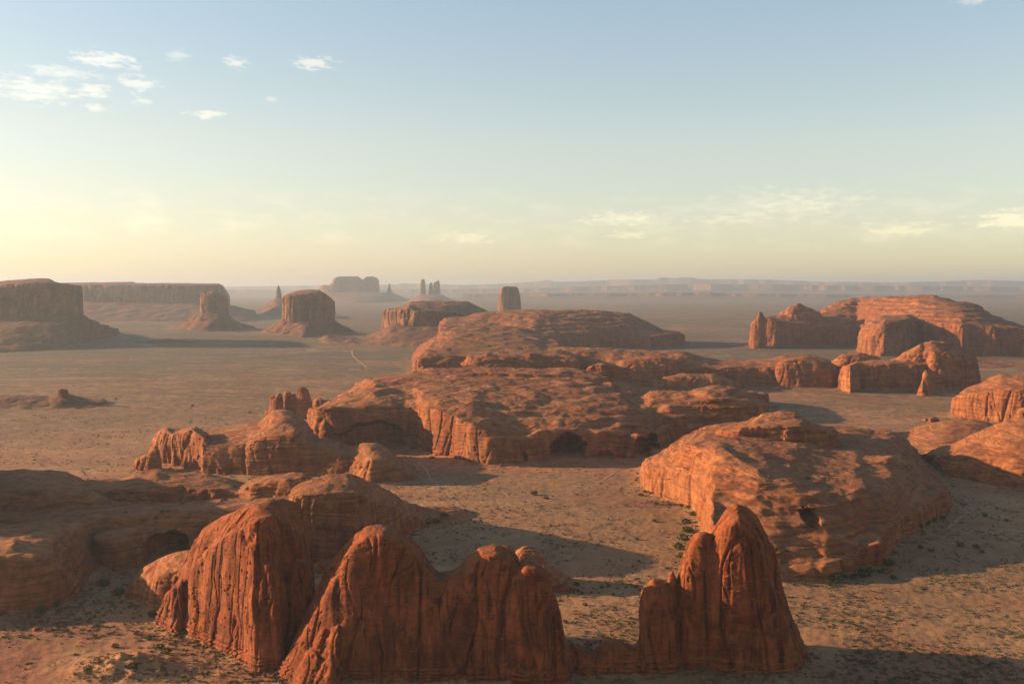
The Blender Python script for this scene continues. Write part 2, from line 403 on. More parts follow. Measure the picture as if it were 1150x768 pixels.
DEF = dict(lump=1.0, strata=1.0, flute=1.0, crack=0.6, fine=1.0, tilt=(0, 0), terrace=0.0, base=0.0, scallop=0.0, wall=0.7)
FOOT = []       # (x0,x1,y0,y1, grid) of every rock for keeping plants off it
def rock(name, lobes, vox, mat, S, label=None, cat='rock', parent=None, warp=1.0, caves=(), k=4.0, seed=0, floor=-8.0, smoothit=4, **kw):
    p = dict(DEF); p.update(kw)
    bb = np.array([l.bounds() for l in lobes])
    x0, x1, y0, y1 = bb[:, 0].min() - 4 * vox, bb[:, 1].max() + 4 * vox, bb[:, 2].min() - 4 * vox, bb[:, 3].max() + 4 * vox
    nx, ny = int((x1 - x0) / vox) + 1, int((y1 - y0) / vox) + 1
    gx = x0 + np.arange(nx) * vox; gy = y0 + np.arange(ny) * vox
    X, Y = np.meshgrid(gx, gy)
    s = seed * 13.7
    a = 5.0 * S * warp
    Xw = X + a * fbm(X / (28 * S) + s, Y / (28 * S), 0.3, 3); Yw = Y + 1.4 * a * fbm(X / (28 * S) - 40, Y / (28 * S) + s, 0.7, 3)
    H = None
    for l in lobes:
        h = np.full(X.shape, 60.0)
        for it in range(3):
            px = pxof(Xw, np.maximum(Yw, 50), np.maximum(h, 0)); h = l.ev(px, Yw, floor)
        H = h if H is None else smax(H, h, k * S)
    H = np.where(H > floor + 0.5, H, floor)
    if p['terrace']:
        # benches: the slope is eaten back into steps of uneven height
        Lz = p['terrace'] * S
        zz = H / Lz + 1.2 * fbm(X / (90 * S), Y / (90 * S), s, 2)
        fr = zz - np.floor(zz)
        st = np.floor(zz) + np.clip((fr - 0.5) * 2.2 + 0.5, 0, 1)
        H = np.where(H > 1, H + (st - zz) * Lz * 0.55, H)
    H = H + (p['lump'] * S) * 2.2 * fbm(X / (22 * S), Y / (22 * S), s + 2, 3) * smooth(floor, 6, H)
    FOOT.append((x0, y0, vox, H))
    # closed solid
    top = np.stack([X, Y, H], -1).reshape(-1, 3)
    bot = np.stack([X, Y, np.full_like(X, floor - 12)], -1).reshape(-1, 3)
    ii = np.arange(ny * nx).reshape(ny, nx); n0 = nx * ny
    q = np.stack([ii[:-1, :-1], ii[:-1, 1:], ii[1:, 1:], ii[1:, :-1]], -1).reshape(-1, 4)
    qb = (q + n0)[:, ::-1]
    def side(row): return np.stack([row[1:], row[:-1], row[:-1] + n0, row[1:] + n0], -1)
    sides = [side(ii[0, :]), side(ii[:, -1]), side(ii[-1, ::-1]), side(ii[::-1, 0])]
    me = raw_mesh(name + '_tmp', np.concatenate([top, bot]), np.concatenate([q, qb] + sides))
    o = bpy.data.objects.new('tmp', me); COL.objects.link(o)
    md = o.modifiers.new('r', 'REMESH'); md.mode = 'VOXEL'; md.voxel_size = vox; md.use_smooth_shade = True
    if smoothit:
        ms = o.modifiers.new('s', 'SMOOTH'); ms.factor = 0.5; ms.iterations = smoothit
    dg = bpy.context.evaluated_depsgraph_get()
    m2 = bpy.data.meshes.new_from_object(o.evaluated_get(dg))
    bpy.data.objects.remove(o); bpy.data.meshes.remove(me)
    nv = len(m2.vertices)
    V = np.empty(nv * 3, np.float32); m2.vertices.foreach_get('co', V); V = V.reshape(-1, 3)
    N = np.empty(nv * 3, np.float32); m2.vertex_normals.foreach_get('vector', N); N = N.reshape(-1, 3)
    nf = len(m2.polygons)
    LI = np.empty(len(m2.loops), np.int32); m2.loops.foreach_get('vertex_index', LI)
    LT = np.empty(nf, np.int32); m2.polygons.foreach_get('loop_total', LT)
    assert (LT == 4).all()
    Q = LI.reshape(-1, 4)
    keep = (V[Q, 2].max(1) > floor + 2.5)
    Q = Q[keep]
    used = np.zeros(nv, bool); used[Q.ravel()] = True
    remap = np.cumsum(used) - 1; Q = remap[Q]; V = V[used]; N = N[used]
    x, y, z = V[:, 0] / S, V[:, 1] / S, V[:, 2] / S
    steep = smooth(0.85, 0.45, N[:, 2])
    up = smooth(0.5, 0.9, N[:, 2])
    Nh = N.copy(); Nh[:, 2] *= 0.25
    d = np.zeros(len(V), np.float32)
    # bedding ledges: recess follows the height, slightly warped and tilted
    zt = z + 7.0 * fbm(x / 42 + s, y / 42, z / 60, 2) + 10 * perlin(x / 120, y / 120, s) + p['tilt'][0] * x + p['tilt'][1] * y
    led = perlin(x / 130, y / 130, zt / 3.3 + s) + 0.6 * perlin(x / 60, y / 60 + 9, zt / 1.45) + 0.55 * perlin(x / 45, y / 45 + 9, zt / 0.8)
    led = np.tanh(led * 3.5) * (.25 + .9 * smooth(-.3, .3, perlin(x / 38 + 11, y / 38, z / 25 + s)))
    d += p['strata'] * 0.75 * led * (0.62 + 0.38 * smooth(0.97, 0.75, N[:, 2])) * (1 - (1 - p['wall']) * smooth(0.5, 0.25, N[:, 2]))
    # scalloped, cross bedded slickrock skin
    if p['scallop']:
        sx, sy = x + 5 * perlin(x / 26, y / 26, z / 20), y + 5 * perlin(x / 26 + 9, y / 26, z / 20)
        sc = np.abs(perlin(sx / 17 + s, sy / 17, zt / 3.8)) + 0.55 * np.abs(perlin(sx / 8, sy / 8 + s, zt / 2.2))
        d += p['scallop'] * 2.6 * (sc - 0.35) * (.12 + 1.1 * smooth(-.15, .45, perlin(x / 75 - s, y / 75, 1.7))) * (1 - .65 * smooth(0.5, 0.2, N[:, 2]))
    # vertical flutes and joint blocks on cliffs
    wx = x + 3 * perlin(x / 30, y / 30, z / 40); wy = y + 3 * perlin(x / 30 + 7, y / 30, z / 40 + 3)
    fl = 1 - 2.2 * np.abs(perlin(wx / 17, wy / 17 + s, z / 130)); fl2 = 1 - 2.2 * np.abs(perlin(wx / 5.2 + 3, wy / 5.2, z / 45))
    patch = smooth(-.35, .35, perlin(x / 60 + 4, y / 60, z / 50 + s))
    d += p['flute'] * steep * (1.7 * fl + 0.6 * fl2) * (.25 + .9 * patch)
    if p['base']:
        d += p['base'] * smooth(17, 9, z) * (1.5 + 1.5 * np.tanh(5 * perlin(x / 40, y / 40, z / 1.9 + s)) + .8 * fbm(x / 3, y / 3, z / 1.3, 2))
    # joints: deep thin grooves
    c = perlin(wx / 34 + s, wy / 34 + 5, z / 150)
    d -= p['crack'] * 3.6 * np.exp(-(c / 0.045)**2) * (0.35 + 0.65 * steep)
    c = perlin(wx / 17 - s, wy / 17 + 15, z / 90)
    d -= p['crack'] * 1.7 * np.exp(-(c / 0.055)**2) * steep
    # rounded lumps
    b = np.abs(fbm(x / 24 + s, y / 24, z / 17, 2)); d += p['lump'] * 2.0 * (b - 0.25)
    d += p['fine'] * 0.42 * fbm(x / 4.2, y / 4.2, z / 4.2 + s, 3, 0.6)
    # pockets (tafoni)
    pk = perlin(x / 5.0 + 50, y / 5.0, z / 4.0 + s); d -= p['fine'] * 1.2 * smooth(0.42, 0.62, pk) * smooth(0.95, 0.7, N[:, 2])
    fade = smooth(floor + 3, 3, V[:, 2])
    V = V + (Nh * (d * S * fade)[:, None])
    for (cpx, cpy, cY, rx, rz, ry, deep) in caves:
        cz = float(zat(cpy, cY)); cx = float(xat(cpx, cY, cz))
        q2 = ((V[:, 0] - cx) / rx)**2 + ((V[:, 2] - cz) / rz)**2 + ((V[:, 1] - cY) / ry)**2
        q2 = np.where(V[:, 2] < cz, ((V[:, 0] - cx) / rx)**2 + ((V[:, 1] - cY) / ry)**2 + .25 * ((V[:, 2] - cz) / rz)**2, q2)
        msk = smooth(1.0, 0.80, np.sqrt(q2) + .16 * perlin(V[:, 0] / (.35 * rx), V[:, 2] / (.35 * rx), 3.3) + .06 * perlin(V[:, 0] / (.12 * rx), V[:, 2] / (.1 * rx), 1.3))
        V[:, 1] += msk * deep
        V[:, 2] -= msk * 0.12 * deep
    me = raw_mesh(name, V, Q); bpy.data.meshes.remove(m2)
    finish(me, mat)
    ob = link(name, me, parent)
    if label: tag(ob, label, cat)
    print(f'{name:24s} verts {len(V):8d}  t {time.time()-T0:6.1f}')
    return ob

# ================================================================== the rocks
# ---- front fins
finA = [
  Lobe([([(176,760),(205,760),(352,760)], [(176,862),(205,844),(240,812),(268,784),(286,764),(298,768),(320,782),(352,792)]), ([(176,735),(182,705),(190,680),(203,662),(213,640),(232,618),(255,598),(275,592),(290,580),(305,576),(322,583),(340,600),(352,642)], ('+',18)),
        ([(176,728),(180,690),(190,665),(202,656),(206,640),(210,625),(220,607),(232,592),(250,580),(278,569),(302,561),(317,560),(333,563),(343,578),(349,605),(352,635),(354,660)], ('+',46))],
       40, [4.5, 1.4], 3.0, end=3.2, soft=1.5),
  Lobe([([(176,760),(206,760)], [(176,862),(206,834)]), ([(177,715),(182,685),(190,664),(200,655),(206,650)], ('+',12))], 30, [3.5], 3, end=2.6, soft=1),
  Lobe([([(281,765),(322,765)], 763), ([(282,668),(286,642),(292,632),(302,630),(312,636),(321,660)], ('+',12))], 30, [6], 3, end=2.5, soft=1),
  Lobe([([(313,765),(352,765)], 784), ([(314,680),(322,632),(333,627),(345,632),(350,660),(352,700)], ('+',16))], 30, [5], 3, end=2.5, soft=1),
]
rock('sandstone_fin', finA, 0.62, M_fin, 0.85, 'tall rounded orange fin at the front left with fluted sunlit left side', 'rock fin', seed=1, k=2, flute=1.3, strata=0.25, crack=0.9, lump=0.8, warp=0.6, base=.9, fine=1.0)
finB = [
  Lobe([([(312,775),(500,775)], 742), ([(312,757),(322,740),(345,698),(360,672),(378,642),(395,612),(412,599),(430,597),(450,603),(465,616),(480,640),(500,655)], ('+',22)),
        ([(312,757),(322,735),(345,686),(357,662),(366,643),(375,628),(388,611),(400,600),(412,592),(425,589),(437,591),(450,597),(463,606),(474,620),(483,635),(490,640),(500,646)], ('+',40))],
       36, [3.2, 1.6], 2.5, end=5, soft=1.5, ends=(0, 0)),
  Lobe([([(470,775),(590,775)], 740), ([(470,675),(490,652),(505,648),(520,642),(540,622),(556,618),(575,624),(590,645)], ('+',22)),
        ([(470,660),(484,650),(495,643),(505,642),(512,639),(518,634),(526,625),(538,616),(556,611),(572,614),(581,624),(590,640)], ('+',38))],
       34, [3.5, 1.5], 2.5, end=4, soft=1.2, ends=(0, 0)),
  Lobe([([(565,775),(642,775)], 732), ([(565,680),(576,650),(590,636),(602,637),(616,650),(628,682),(638,730)], ('+',18)),
        ([(565,668),(574,645),(587,628),(602,631),(616,642),(620,660),(626,674),(630,692),(634,710),(638,726),(642,740)], ('+',32))],
       30, [3.8, 1.4], 2.5, end=3.5, soft=1),
  Lobe([([(325,775),(372,775)], 727), ([(325,760),(345,728),(360,705),(368,700),(372,712)], ('+',24))], 26, [2.2], 2, end=2.5, soft=1),
  Lobe([([(350,775),(385,775)], 718), ([(350,760),(362,735),(375,706),(381,700),(386,720)], ('+',24))], 26, [2.0], 2, end=2.5, soft=1),
  Lobe([([(636,775),(722,775)], 752), ([(636,728),(645,724),(657,726),(666,735),(675,722),(690,718),(699,722),(708,728),(715,720),(722,722)], ('+',14))], 20, [3], 2.5, end=5, soft=1.2, ends=(0, 0)),
]
rock('sandstone_fin', finB, 0.62, M_fin, 0.85, 'widest front fin, in the middle, with two rounded tops and long cracks', 'rock fin', seed=2, k=1.2, flute=0.55, strata=0.3, crack=1.05, lump=0.9, warp=0.6, base=.8)
finC = [
  Lobe([([(716,775),(764,775)], 756), ([(717,690),(719,668),(725,657),(734,650),(747,653),(755,665),(763,690)], ('+',20))], 26, [4.5], 3, end=3.2, soft=1),
  Lobe([([(746,775),(764,775)], 768), ([(748,660),(752,643),(757,640),(761,650),(763,670)], ('+',14))], 16, [4.5], 3, end=3, soft=.8),
  Lobe([([(756,775),(806,775)], 764), ([(757,672),(766,631),(775.6,607),(785,598),(793,597),(800,600),(806,625)], ('+',20))], 28, [4.5], 3, end=3.2, soft=1),
  Lobe([([(788,775),(907,775)], 756), ([(788,650),(800,612),(813,588),(828,580),(843,588),(856,612),(868,650),(880,690),(892,720),(904,752)], ('+',20)),
        ([(790,625),(800,596),(809,583),(818,571),(827,567),(840,570),(852,580),(858,595),(864,607),(871.5,625),(877,650),(882,668),(888,692),(897,716),(903,735),(907,750)], ('+',34))],
       34, [3.8, 1.4], 3, end=3.5, soft=1.2),
]
rock('sandstone_fin', finC, 0.62, M_fin, 0.85, 'pointed dark red fin standing alone at the front right', 'rock fin', seed=3, k=1.2, flute=0.75, strata=0.25, crack=0.9, lump=0.7, warp=0.6, base=.8)
smallD = [
  Lobe([([(560,668),(652,667)], None), ([(560,650),(585,640),(610,636),(630,650),(640,657),(653,663)], ('+',12)), ([(560,640),(581,619),(587,614.6),(599,614.6),(608,622),(620,637),(639,650),(650,658),(654,664)], ('+',34))], 26, [3, 1.4], 2.5, end=3, soft=1),
]
rock('rock_dome', smallD, 0.8, M_near, 0.9, 'small layered red dome behind the gap right of the widest front fin', 'rock dome', seed=5, strata=1.3, flute=.3)
ridgeE = [
  Lobe([([(325,640),(400,632),(440,612),(466,600),(480,598)], None), ([(326,560),(338,556),(366,552),(400,552),(440,568),(466,580),(480,592)], ('+',14)),
        ([(326,550),(332,545),(338,541),(366,534),(391,532),(403,536),(424,546),(439,552),(451,563),(466,567),(480,577),(486,588)], ('+',75))], 40, [5, 1.5], 3, end=5, soft=1.5),
  Lobe([([(440,597),(487,591),(545,587)], None), ([(440,585),(466,578),(482,580),(509,580),(530,584),(545,587)], ('+',18)), ([(440,570),(466,568),(482,570),(509,570),(524,573),(535,581),(545,587)], ('+',60))], 30, [2.5, 1.3], 2.5, end=3, soft=1.5),
  Lobe([([(350,648),(384,644)], None), ([(351,641),(357,632),(366,627),(376,630),(383,640)], ('+',10))], 16, [3], 2.5, end=2.5, soft=1),
]
rock('rock_ridge', ridgeE, 0.9, M_near, 1.0, 'long brown sandstone ridge behind the front fins, sloping down to the right onto the sand', 'rock ridge', seed=6, strata=.8, crack=.7, warp=.8, scallop=.5, flute=.5, wall=.5)

# ---- slickrock at the left
FS = [
  Lobe([([(-240,705),(0,690),(60,686),(90,672),(104,655),(112,640),(122,636)], None), ([(-240,640),(0,622),(40,622),(70,640),(95,655),(112,622),(122,612)], ('+',26)),
        ([(-240,590),(0,592),(60,590),(100,588),(115,591),(122,598)], ('+',120))], 60, [3, 1.8], 2.5, end=6, soft=3, ends=(0, 1), span=(-240, 123)),
  Lobe([([(-200,700),(0,691),(60,684),(98,668)], None), ([(-200,625),(0,613),(15,608),(35,615),(60,628),(85,650),(98,662)], ('+',48))], 50, [2.2], 2.5, end=4, soft=2, ends=(0, 1)),
  Lobe([([(108,648),(150,640),(200,628),(300,605),(360,590)], None), ([(108,610),(140,596),(180,592),(230,588),(300,576),(360,566)], ('+',22)), ([(108,582),(160,577),(205,576),(260,566),(300,556),(345,546)], ('+',170))], 90, [4, 1.4], 3, end=8, soft=2, ends=(1, 1)),
  Lobe([([(-240,610),(0,600),(100,596),(345,570)], 1080), ([(-240,585),(0,580),(60,580),(130,578),(200,572),(345,560)], ('+',40)), ([(-240,545),(0,556),(200,556),(345,548)], ('+',210))], 120, [3, 1.2], 3, end=8, soft=3, ends=(0, 0)),
  Lobe([([(-240,590),(0,590),(150,590)], 1150), ([(-240,552),(0,548),(60,546),(100,552),(120,560),(150,572)], ('+',50)), ([(-240,528),(0,530.6),(25,528),(50,530),(75,530.6),(88,538),(98,545),(115,556),(150,570)], ('+',150))], 90, [2.6, 1.6], 2.5, end=6, soft=2, ends=(0, 1)),
  Lobe([([(90,590),(345,585)], 1210), ([(90,552),(136,548),(176,545),(227,546),(290,552),(345,560)], ('+',25)), ([(90,545),(98,541),(136,538),(156,531),(176,528),(192,532),(227,533),(252,536),(272,543),(300,548),(345,556)], ('+',110))], 70, [3, 1.6], 2.5, end=6, soft=1.5, ends=(1, 1)),
  Lobe([([(270,580),(352,575)], 1190), ([(270,552),(290,541),(310,537),(340,536),(352,548)], ('+',30)), ([(270,548),(290,537),(310,532),(340,531),(352,540)], ('+',70))], 40, [3, 1.4], 2.5, end=4, soft=1.5),
]
rock('slickrock', FS, 1.1, M_near, 1.2, 'broad brown slickrock benches at the left edge with a dark cave and sandy shelves', 'slickrock', seed=7, k=3, strata=1.0, flute=.25, crack=.5, warp=1.2, lump=1.1, scallop=.8, wall=.5,
     caves=((186,614,1082,24,19,46,42), (62,640,950,10,8,26,16), (92,636,950,6,6,26,14)))
G = [Lobe([([(134,679),(151,681),(176,689),(230,695),(270,690)], None), ([(135,671),(141,662),(151,652),(176,645),(197,640),(230,636),(270,640)], ('+',16)), ([(135,671),(141,660),(151,646),(176,628),(197,621),(214,618),(240,615),(270,622)], ('+',50))], 30, [2.6, 1.5], 2.5, end=3.5, soft=1.5)]
rock('rock_dome', G, 0.85, M_near, 1.0, 'small smooth dome in shade left of the fluted front left fin', 'rock dome', seed=8, strata=1, flute=.2, scallop=.5)

# ---- rocks left of the middle
HC_ = [
  Lobe([([(165,533),(240,535)], [(165,1690),(190,1660),(215,1615),(234,1570),(240,1585)]), ([(168,524),(172,508),(175,494),(179,484),(187,481),(194,485),(202,486),(214,481),(219,482),(229,490),(236,500),(240,515)], ('+',22)), ([(168,515),(174,500),(180,483),(187,480),(202,482),(219,479),(232,486),(240,500)], ('+',60))], 40, [9, 1.2], 4, end=4.5, soft=1),
  Lobe([([(153,528),(176,530)], None), ([(154,524),(158,513),(161,518),(165,511),(170,506),(174,503),(177,506)], ('+',12))], 12, [3], 3, end=3, soft=.6),
]
rock('fluted_cliff', HC_, 1.1, M_mid, 1.5, 'pale fluted cliff at the left end of the low outcrop left of centre', 'rock cliff', seed=9, k=2, flute=2.0, strata=.2, crack=.8, warp=.5)
H_ = [
  Lobe([([(225,535),(380,538)], None), ([(226,496),(240,498),(277,494),(300,488),(330,486),(350,500),(370,515),(380,525)], ('+',40)), ([(226,486),(240,484),(265,480),(277,477.6),(290,475),(305,462.5),(318,460),(328,462),(340,470),(350,483),(358,493),(370,503),(380,520)], ('+',170))], 80, [4, 1.8], 3, end=7, soft=1.5, ends=(0, 1)),
  Lobe([([(340,537),(416,541)], None), ([(340,505),(360,500),(383,505),(400,515),(416,525)], ('+',40)), ([(340,495),(358,493),(366,492),(383,498),(391,501),(400,506),(416,520)], ('+',100))], 60, [3, 1.6], 3, end=5, soft=1.5),
  Lobe([([(368,536),(416,544.5),(483,541)], None), ([(369,525),(385,515),(400,512),(430,512),(452,525),(470,535),(483,540)], ('+',35)), ([(370,520),(380,508),(391,502),(400,499),(411,498),(426,499),(439,508),(454,519),(466,528),(476,534),(484,540)], ('+',90))], 60, [2.6, 1.6], 2.5, end=3, soft=1.5),
]
rock('rock_formation', H_, 1.35, M_mid, 1.7, 'rounded reddish domes left of the centre, joined to the pale fluted cliff', 'rock outcrop', seed=9, k=3, scallop=.7, flute=.3, strata=.9, warp=.7)
I_ = [
  Lobe([([(296,468),(375,468)], None), ([(298,460),(320,456),(350,456),(374,462)], ('+',40))], 40, [1.5], 1.5, end=3, soft=2),
  Lobe([([(303,466),(320,466)], 2250), ([(304,446),(306,443),(309,445),(313,440.5),(316,441),(318,450)], ('+',14))], 14, [6], 4, end=2.6, soft=.5),
  Lobe([([(317,466),(334,466)], 2265), ([(318,446),(320,439),(325,438.5),(327,443),(331,441),(334,448)], ('+',14))], 14, [6], 4, end=2.6, soft=.5),
  Lobe([([(330,466),(351,466)], 2245), ([(331,448),(334,439),(338,434),(342,435),(345,438),(349,449),(351,458)], ('+',20))], 20, [5], 4, end=2.6, soft=.6),
  Lobe([([(351,467),(371,467)], 2290), ([(352,452),(355,447),(360,446),(364,449),(368,447),(371,455)], ('+',20))], 20, [5], 4, end=2.6, soft=.6),
]
rock('rock_spires', I_, 1.1, M_mid, 1.6, 'cluster of short dark red pinnacles on the open plain left of the central massif', 'pinnacles', seed=10, k=.8, flute=.8, strata=.4, crack=.6, lump=.6, warp=.3, smoothit=1)

# ---- central massif
J = [
  Lobe([([(348,516),(400,508),(446,504),(464,504),(479,510),(504,516),(529,521),(555,523.5),(590,522),(618,519),(661,518),(696,517),(721,512),(760,500),(800,490),(862,470)], None),
        ([(348,467),(365,458),(400,455),(440,454),(455,457),(470,455),(490,458),(512,466),(540,478),(560,492),(590,489),(620,480),(661,480),(700,484),(740,482),(800,474),(862,463)], ('+',26)),
        ([(348,466),(365,454),(386,444),(420,434),(460,434),(490,438),(520,443),(560,452),(600,452),(660,452),(700,455),(760,456),(820,454),(862,458)], ('+',190)),
        ([(348,465),(352,459),(365,455),(386,442.5),(398,435),(404,429),(421,424),(451,421),(464,420),(500,421),(580,420),(630,421),(668,423),(700,430),(731,438),(764,441),(784,440),(797,438),(815,440),(832,443),(847,448),(862,455)],
          [(348,2150),(464,2150),(680,2200),(862,2250)])],
       150, [4.5, 1.5, 1.2], 3, end=8, soft=1.5, ends=(1, 0)),
  # flat dark cap
  Lobe([([(462,430),(684,430)], 2120), ([(462,423),(480,419),(600,419),(684,424)], ('+',40)), ([(462,416),(480,414.5),(502,413.5),(630,413.5),(668,416),(684,423)], ('+',120))], 50, [2, 1.5], 3, end=6, soft=1.5),
  # knob and rounded shoulders on the right slope
  Lobe([([(705,470),(862,470)], 1900), ([(705,462),(731,450),(764,450),(797,446),(832,448),(862,456)], ('+',60)), ([(705,452),(731,440),(764,440),(784,436),(797,432.5),(814,432.5),(832,439),(847,446),(862,452)], ('+',170))], 60, [2.5, 1.5], 2.5, end=4, soft=1.5),
  Lobe([([(655,425),(697,425)], 2230), ([(656,416),(663,411),(672,407.5),(682,408),(690,412),(697,419)], ('+',30))], 30, [3], 3, end=3, soft=.6),
  Lobe([([(640,515),(721,514),(760,500)], None), ([(660,490),(680,478),(700,470),(721,474),(740,482),(760,490)], ('+',60))], 60, [2.4], 2, end=3, soft=1.5),
  Lobe([([(696,517),(735,511)], 1705), ([(698,500),(706,489),(716,485),(726,490),(734,505)], ('+',22))], 40, [4], 2, end=3, soft=1),
  Lobe([([(575,521),(625,519)], 1690), ([(576,500),(585,485),(600,478),(612,484),(622,500)], ('+',40))], 60, [3], 2, end=3, soft=1.5),
  Lobe([([(600,500),(700,500)], 1800), ([(604,478),(625,466),(655,460),(680,466),(697,482)], ('+',70))], 130, [2], 2, end=3, soft=1.5),
  Lobe([([(700,490),(800,490)], 1850), ([(704,478),(725,464),(755,456),(780,462),(797,476)], ('+',70))], 130, [2], 2, end=3, soft=1.5),
  Lobe([([(480,480),(600,480)], 1880), ([(484,458),(510,446),(540,440),(570,445),(596,462)], ('+',70))], 140, [2], 2, end=3, soft=1.5),
  Lobe([([(350,480),(450,480)], 1960), ([(353,463),(370,450),(392,443),(420,440),(446,455)], ('+',50))], 120, [2.6], 2, end=3, soft=1),
  Lobe([([(540,523.5),(580,522.5)], 1680), ([(541,505),(547,496),(560,491),(572,494),(579,508)], ('+',22))], 40, [5], 2, end=3, soft=1),
]
rock('sandstone_massif', J, 1.5, M_mid, 1.9, 'large central massif with bright left wall and caves along its foot', 'slickrock massif', seed=11, k=4, strata=1.7, flute=.3, crack=.6, warp=.9, terrace=7, scallop=.65, wall=.15, lump=1.1,
     caves=((425,492,1790,75,34,60,26), (636,503,1722,34,30,70,72), (722,502,1712,16,17,60,40), (742,497,1750,24,24,60,50), (590,510,1700,9,12,30,14), (680,512,1700,14,9,30,12)))
K = [
  Lobe([([(540,440),(760,440),(825,435),(880,435),(893,437),(945,431)], 2950), ([(540,420),(640,408),(700,406),(736,404),(765,408),(800,412),(850,412),(880,410),(908,408),(930,410),(945,416)], ('+',30)),
        ([(540,402),(560,398),(600,393),(636,389.6),(660,390),(700,392),(736,394),(765,394),(790,401),(810,405),(850,404.6),(870,402),(883,399.5),(908,399),(928,403),(945,410)], ('+',170))], 90, [5, 1.8], 3, end=8, soft=1.5, ends=(0, 1)),
  Lobe([([(680,440),(770,438)], 2900), ([(682,415),(700,404),(730,400),(755,402),(768,420)], ('+',60))], 90, [3], 3, end=3.5, soft=1.5),
  Lobe([([(730,443),(835,437)], 2820), ([(732,432),(745,423),(770,420),(800,420),(822,427),(834,434)], ('+',50))], 90, [3], 3, end=3.5, soft=1.5),
  Lobe([([(868,437),(945,432)], 2920), ([(869,415),(876,406),(890,402),(905,401),(925,405),(936,410),(944,420)], ('+',50))], 60, [5], 3, end=3.5, soft=1.5),
]
rock('rock_ridge', K, 2.3, M_mid, 2.4, 'long dark red sandstone ridge running right from behind the central massif', 'rock ridge', seed=12, k=3, strata=.9, flute=.4, warp=.8, scallop=.7, wall=.5)
L = [
  Lobe([([(560,393),(600,394),(696,392),(766,391)], None), ([(560,380),(590,376),(620,373),(660,372),(696,375),(734,377),(750,374),(764,376)], ('+',45)),
        ([(495,366),(540,364),(580,360),(640,360),(700,362),(740,370),(766,376)], ('+',190)), ([(494,362),(500,357),(524,355),(542,350.5),(580,348.5),(633,348),(676,349),(706,352),(719,358),(736,366),(746,371),(763,373),(768,377)], ('+',480))],
       250, [7, 1.6, 2.6], 3, end=6, soft=1.2, ends=(0, 1), span=(494, 768)),
  Lobe([([(462,425),(560,425),(650,415)], 2780), ([(464,415),(470,400),(480,396),(500,397),(540,398),(600,398),(650,400)], ('+',60)), ([(466,398),(471,391),(479,384.6),(489,378),(497,372),(510,368),(540,366),(580,368),(620,376),(650,388)], 3900)], 400, [3.0, 1.1], 2, end=7, soft=1.5, ends=(0, 0), span=(465, 650)),
  Lobe([([(462,422),(520,425)], 2700), ([(466,408),(470,403),(480,402),(490,406),(503,404),(520,412)], ('+',40))], 90, [3], 3, end=4, soft=1),
  Lobe([([(515,424),(600,424)], 2720), ([(517,412),(527,400),(545,397),(575,400),(600,412)], ('+',60))], 90, [2.6], 3, end=4, soft=1),
]
rock('sandstone_mesa', L, 3.0, M_far, 3.0, 'broad central mesa behind the massif, grassy flat top and dark wall above its right foot', 'mesa', seed=13, k=4, strata=1.2, flute=.7, crack=.5, warp=.9, terrace=6, scallop=.9, wall=.5)

# ---- right side
M_ = [
  Lobe([([(843,392),(963,389),(1030,398),(1080,402),(1150,402),(1300,400)], None), ([(843,366),(851,359),(861,357),(871,360),(910,364),(943,366),(980,364),(1024,358),(1041,360),(1077,363),(1150,369),(1210,385),(1300,403)], ('+',50)),
        ([(843,364),(861,356),(885,352),(905,354),(925,354),(956,350),(996,347),(1049,347),(1097,352),(1132,363),(1180,380),(1300,402)], ('+',230)),
        ([(843,363),(851,356.5),(871,356),(880,352),(905,350),(919,350),(925,347),(938,340),(956,334.6),(996,333),(1049,332),(1069,336.6),(1097,341.7),(1112,352),(1132,360.6),(1150,367),(1200,384),(1300,402)], ('+',560))],
       300, [7, 1.5, 1.8], 3, end=6, soft=1.2, ends=(1, 1)),
  Lobe([([(872,390),(925,390)], 4950), ([(874,357),(885,345),(895,341),(905,344),(919,350),(926,356)], ('+',130))], 160, [2.4], 2, end=3, soft=1),
  Lobe([([(962,402),(1030,403)], 4230), ([(964,375),(968,370.5),(981,364),(996,359),(1021,358.5),(1030,362)], ('+',70)), ([(964,374),(975,362),(990,355),(1021,353),(1030,358)], ('+',300))], 300, [7, 1.5], 3, end=2.6, soft=.8),
  Lobe([([(842,391),(858,391)], 4800), ([(843.5,363),(847,360),(851,357),(853,351),(858,351.5),(859,358)], ('+',40))], 50, [8], 3, end=2.6, soft=.5),
]
rock('sandstone_mesa', M_, 3.4, M_far, 3.4, 'wide mesa at the right with sunlit stepped top and shaded cliffs', 'mesa', seed=14, k=3.5, strata=1.2, flute=.9, crack=.6, warp=.8, terrace=6, scallop=.8, wall=.4)
MT = [Lobe([([(1020,414),(1100,414),(1200,420),(1300,424)], None), ([(1020,406),(1100,404),(1200,408),(1300,412)], ('+',260))], 300, [1.0], 1, end=4, soft=4)]
rock('talus_slope', MT, 6, M_talus, 4, 'dark rubble slope below the right end of the wide right mesa', 'talus slope', seed=15, flute=.2, strata=.4, crack=.1, floor=-10)
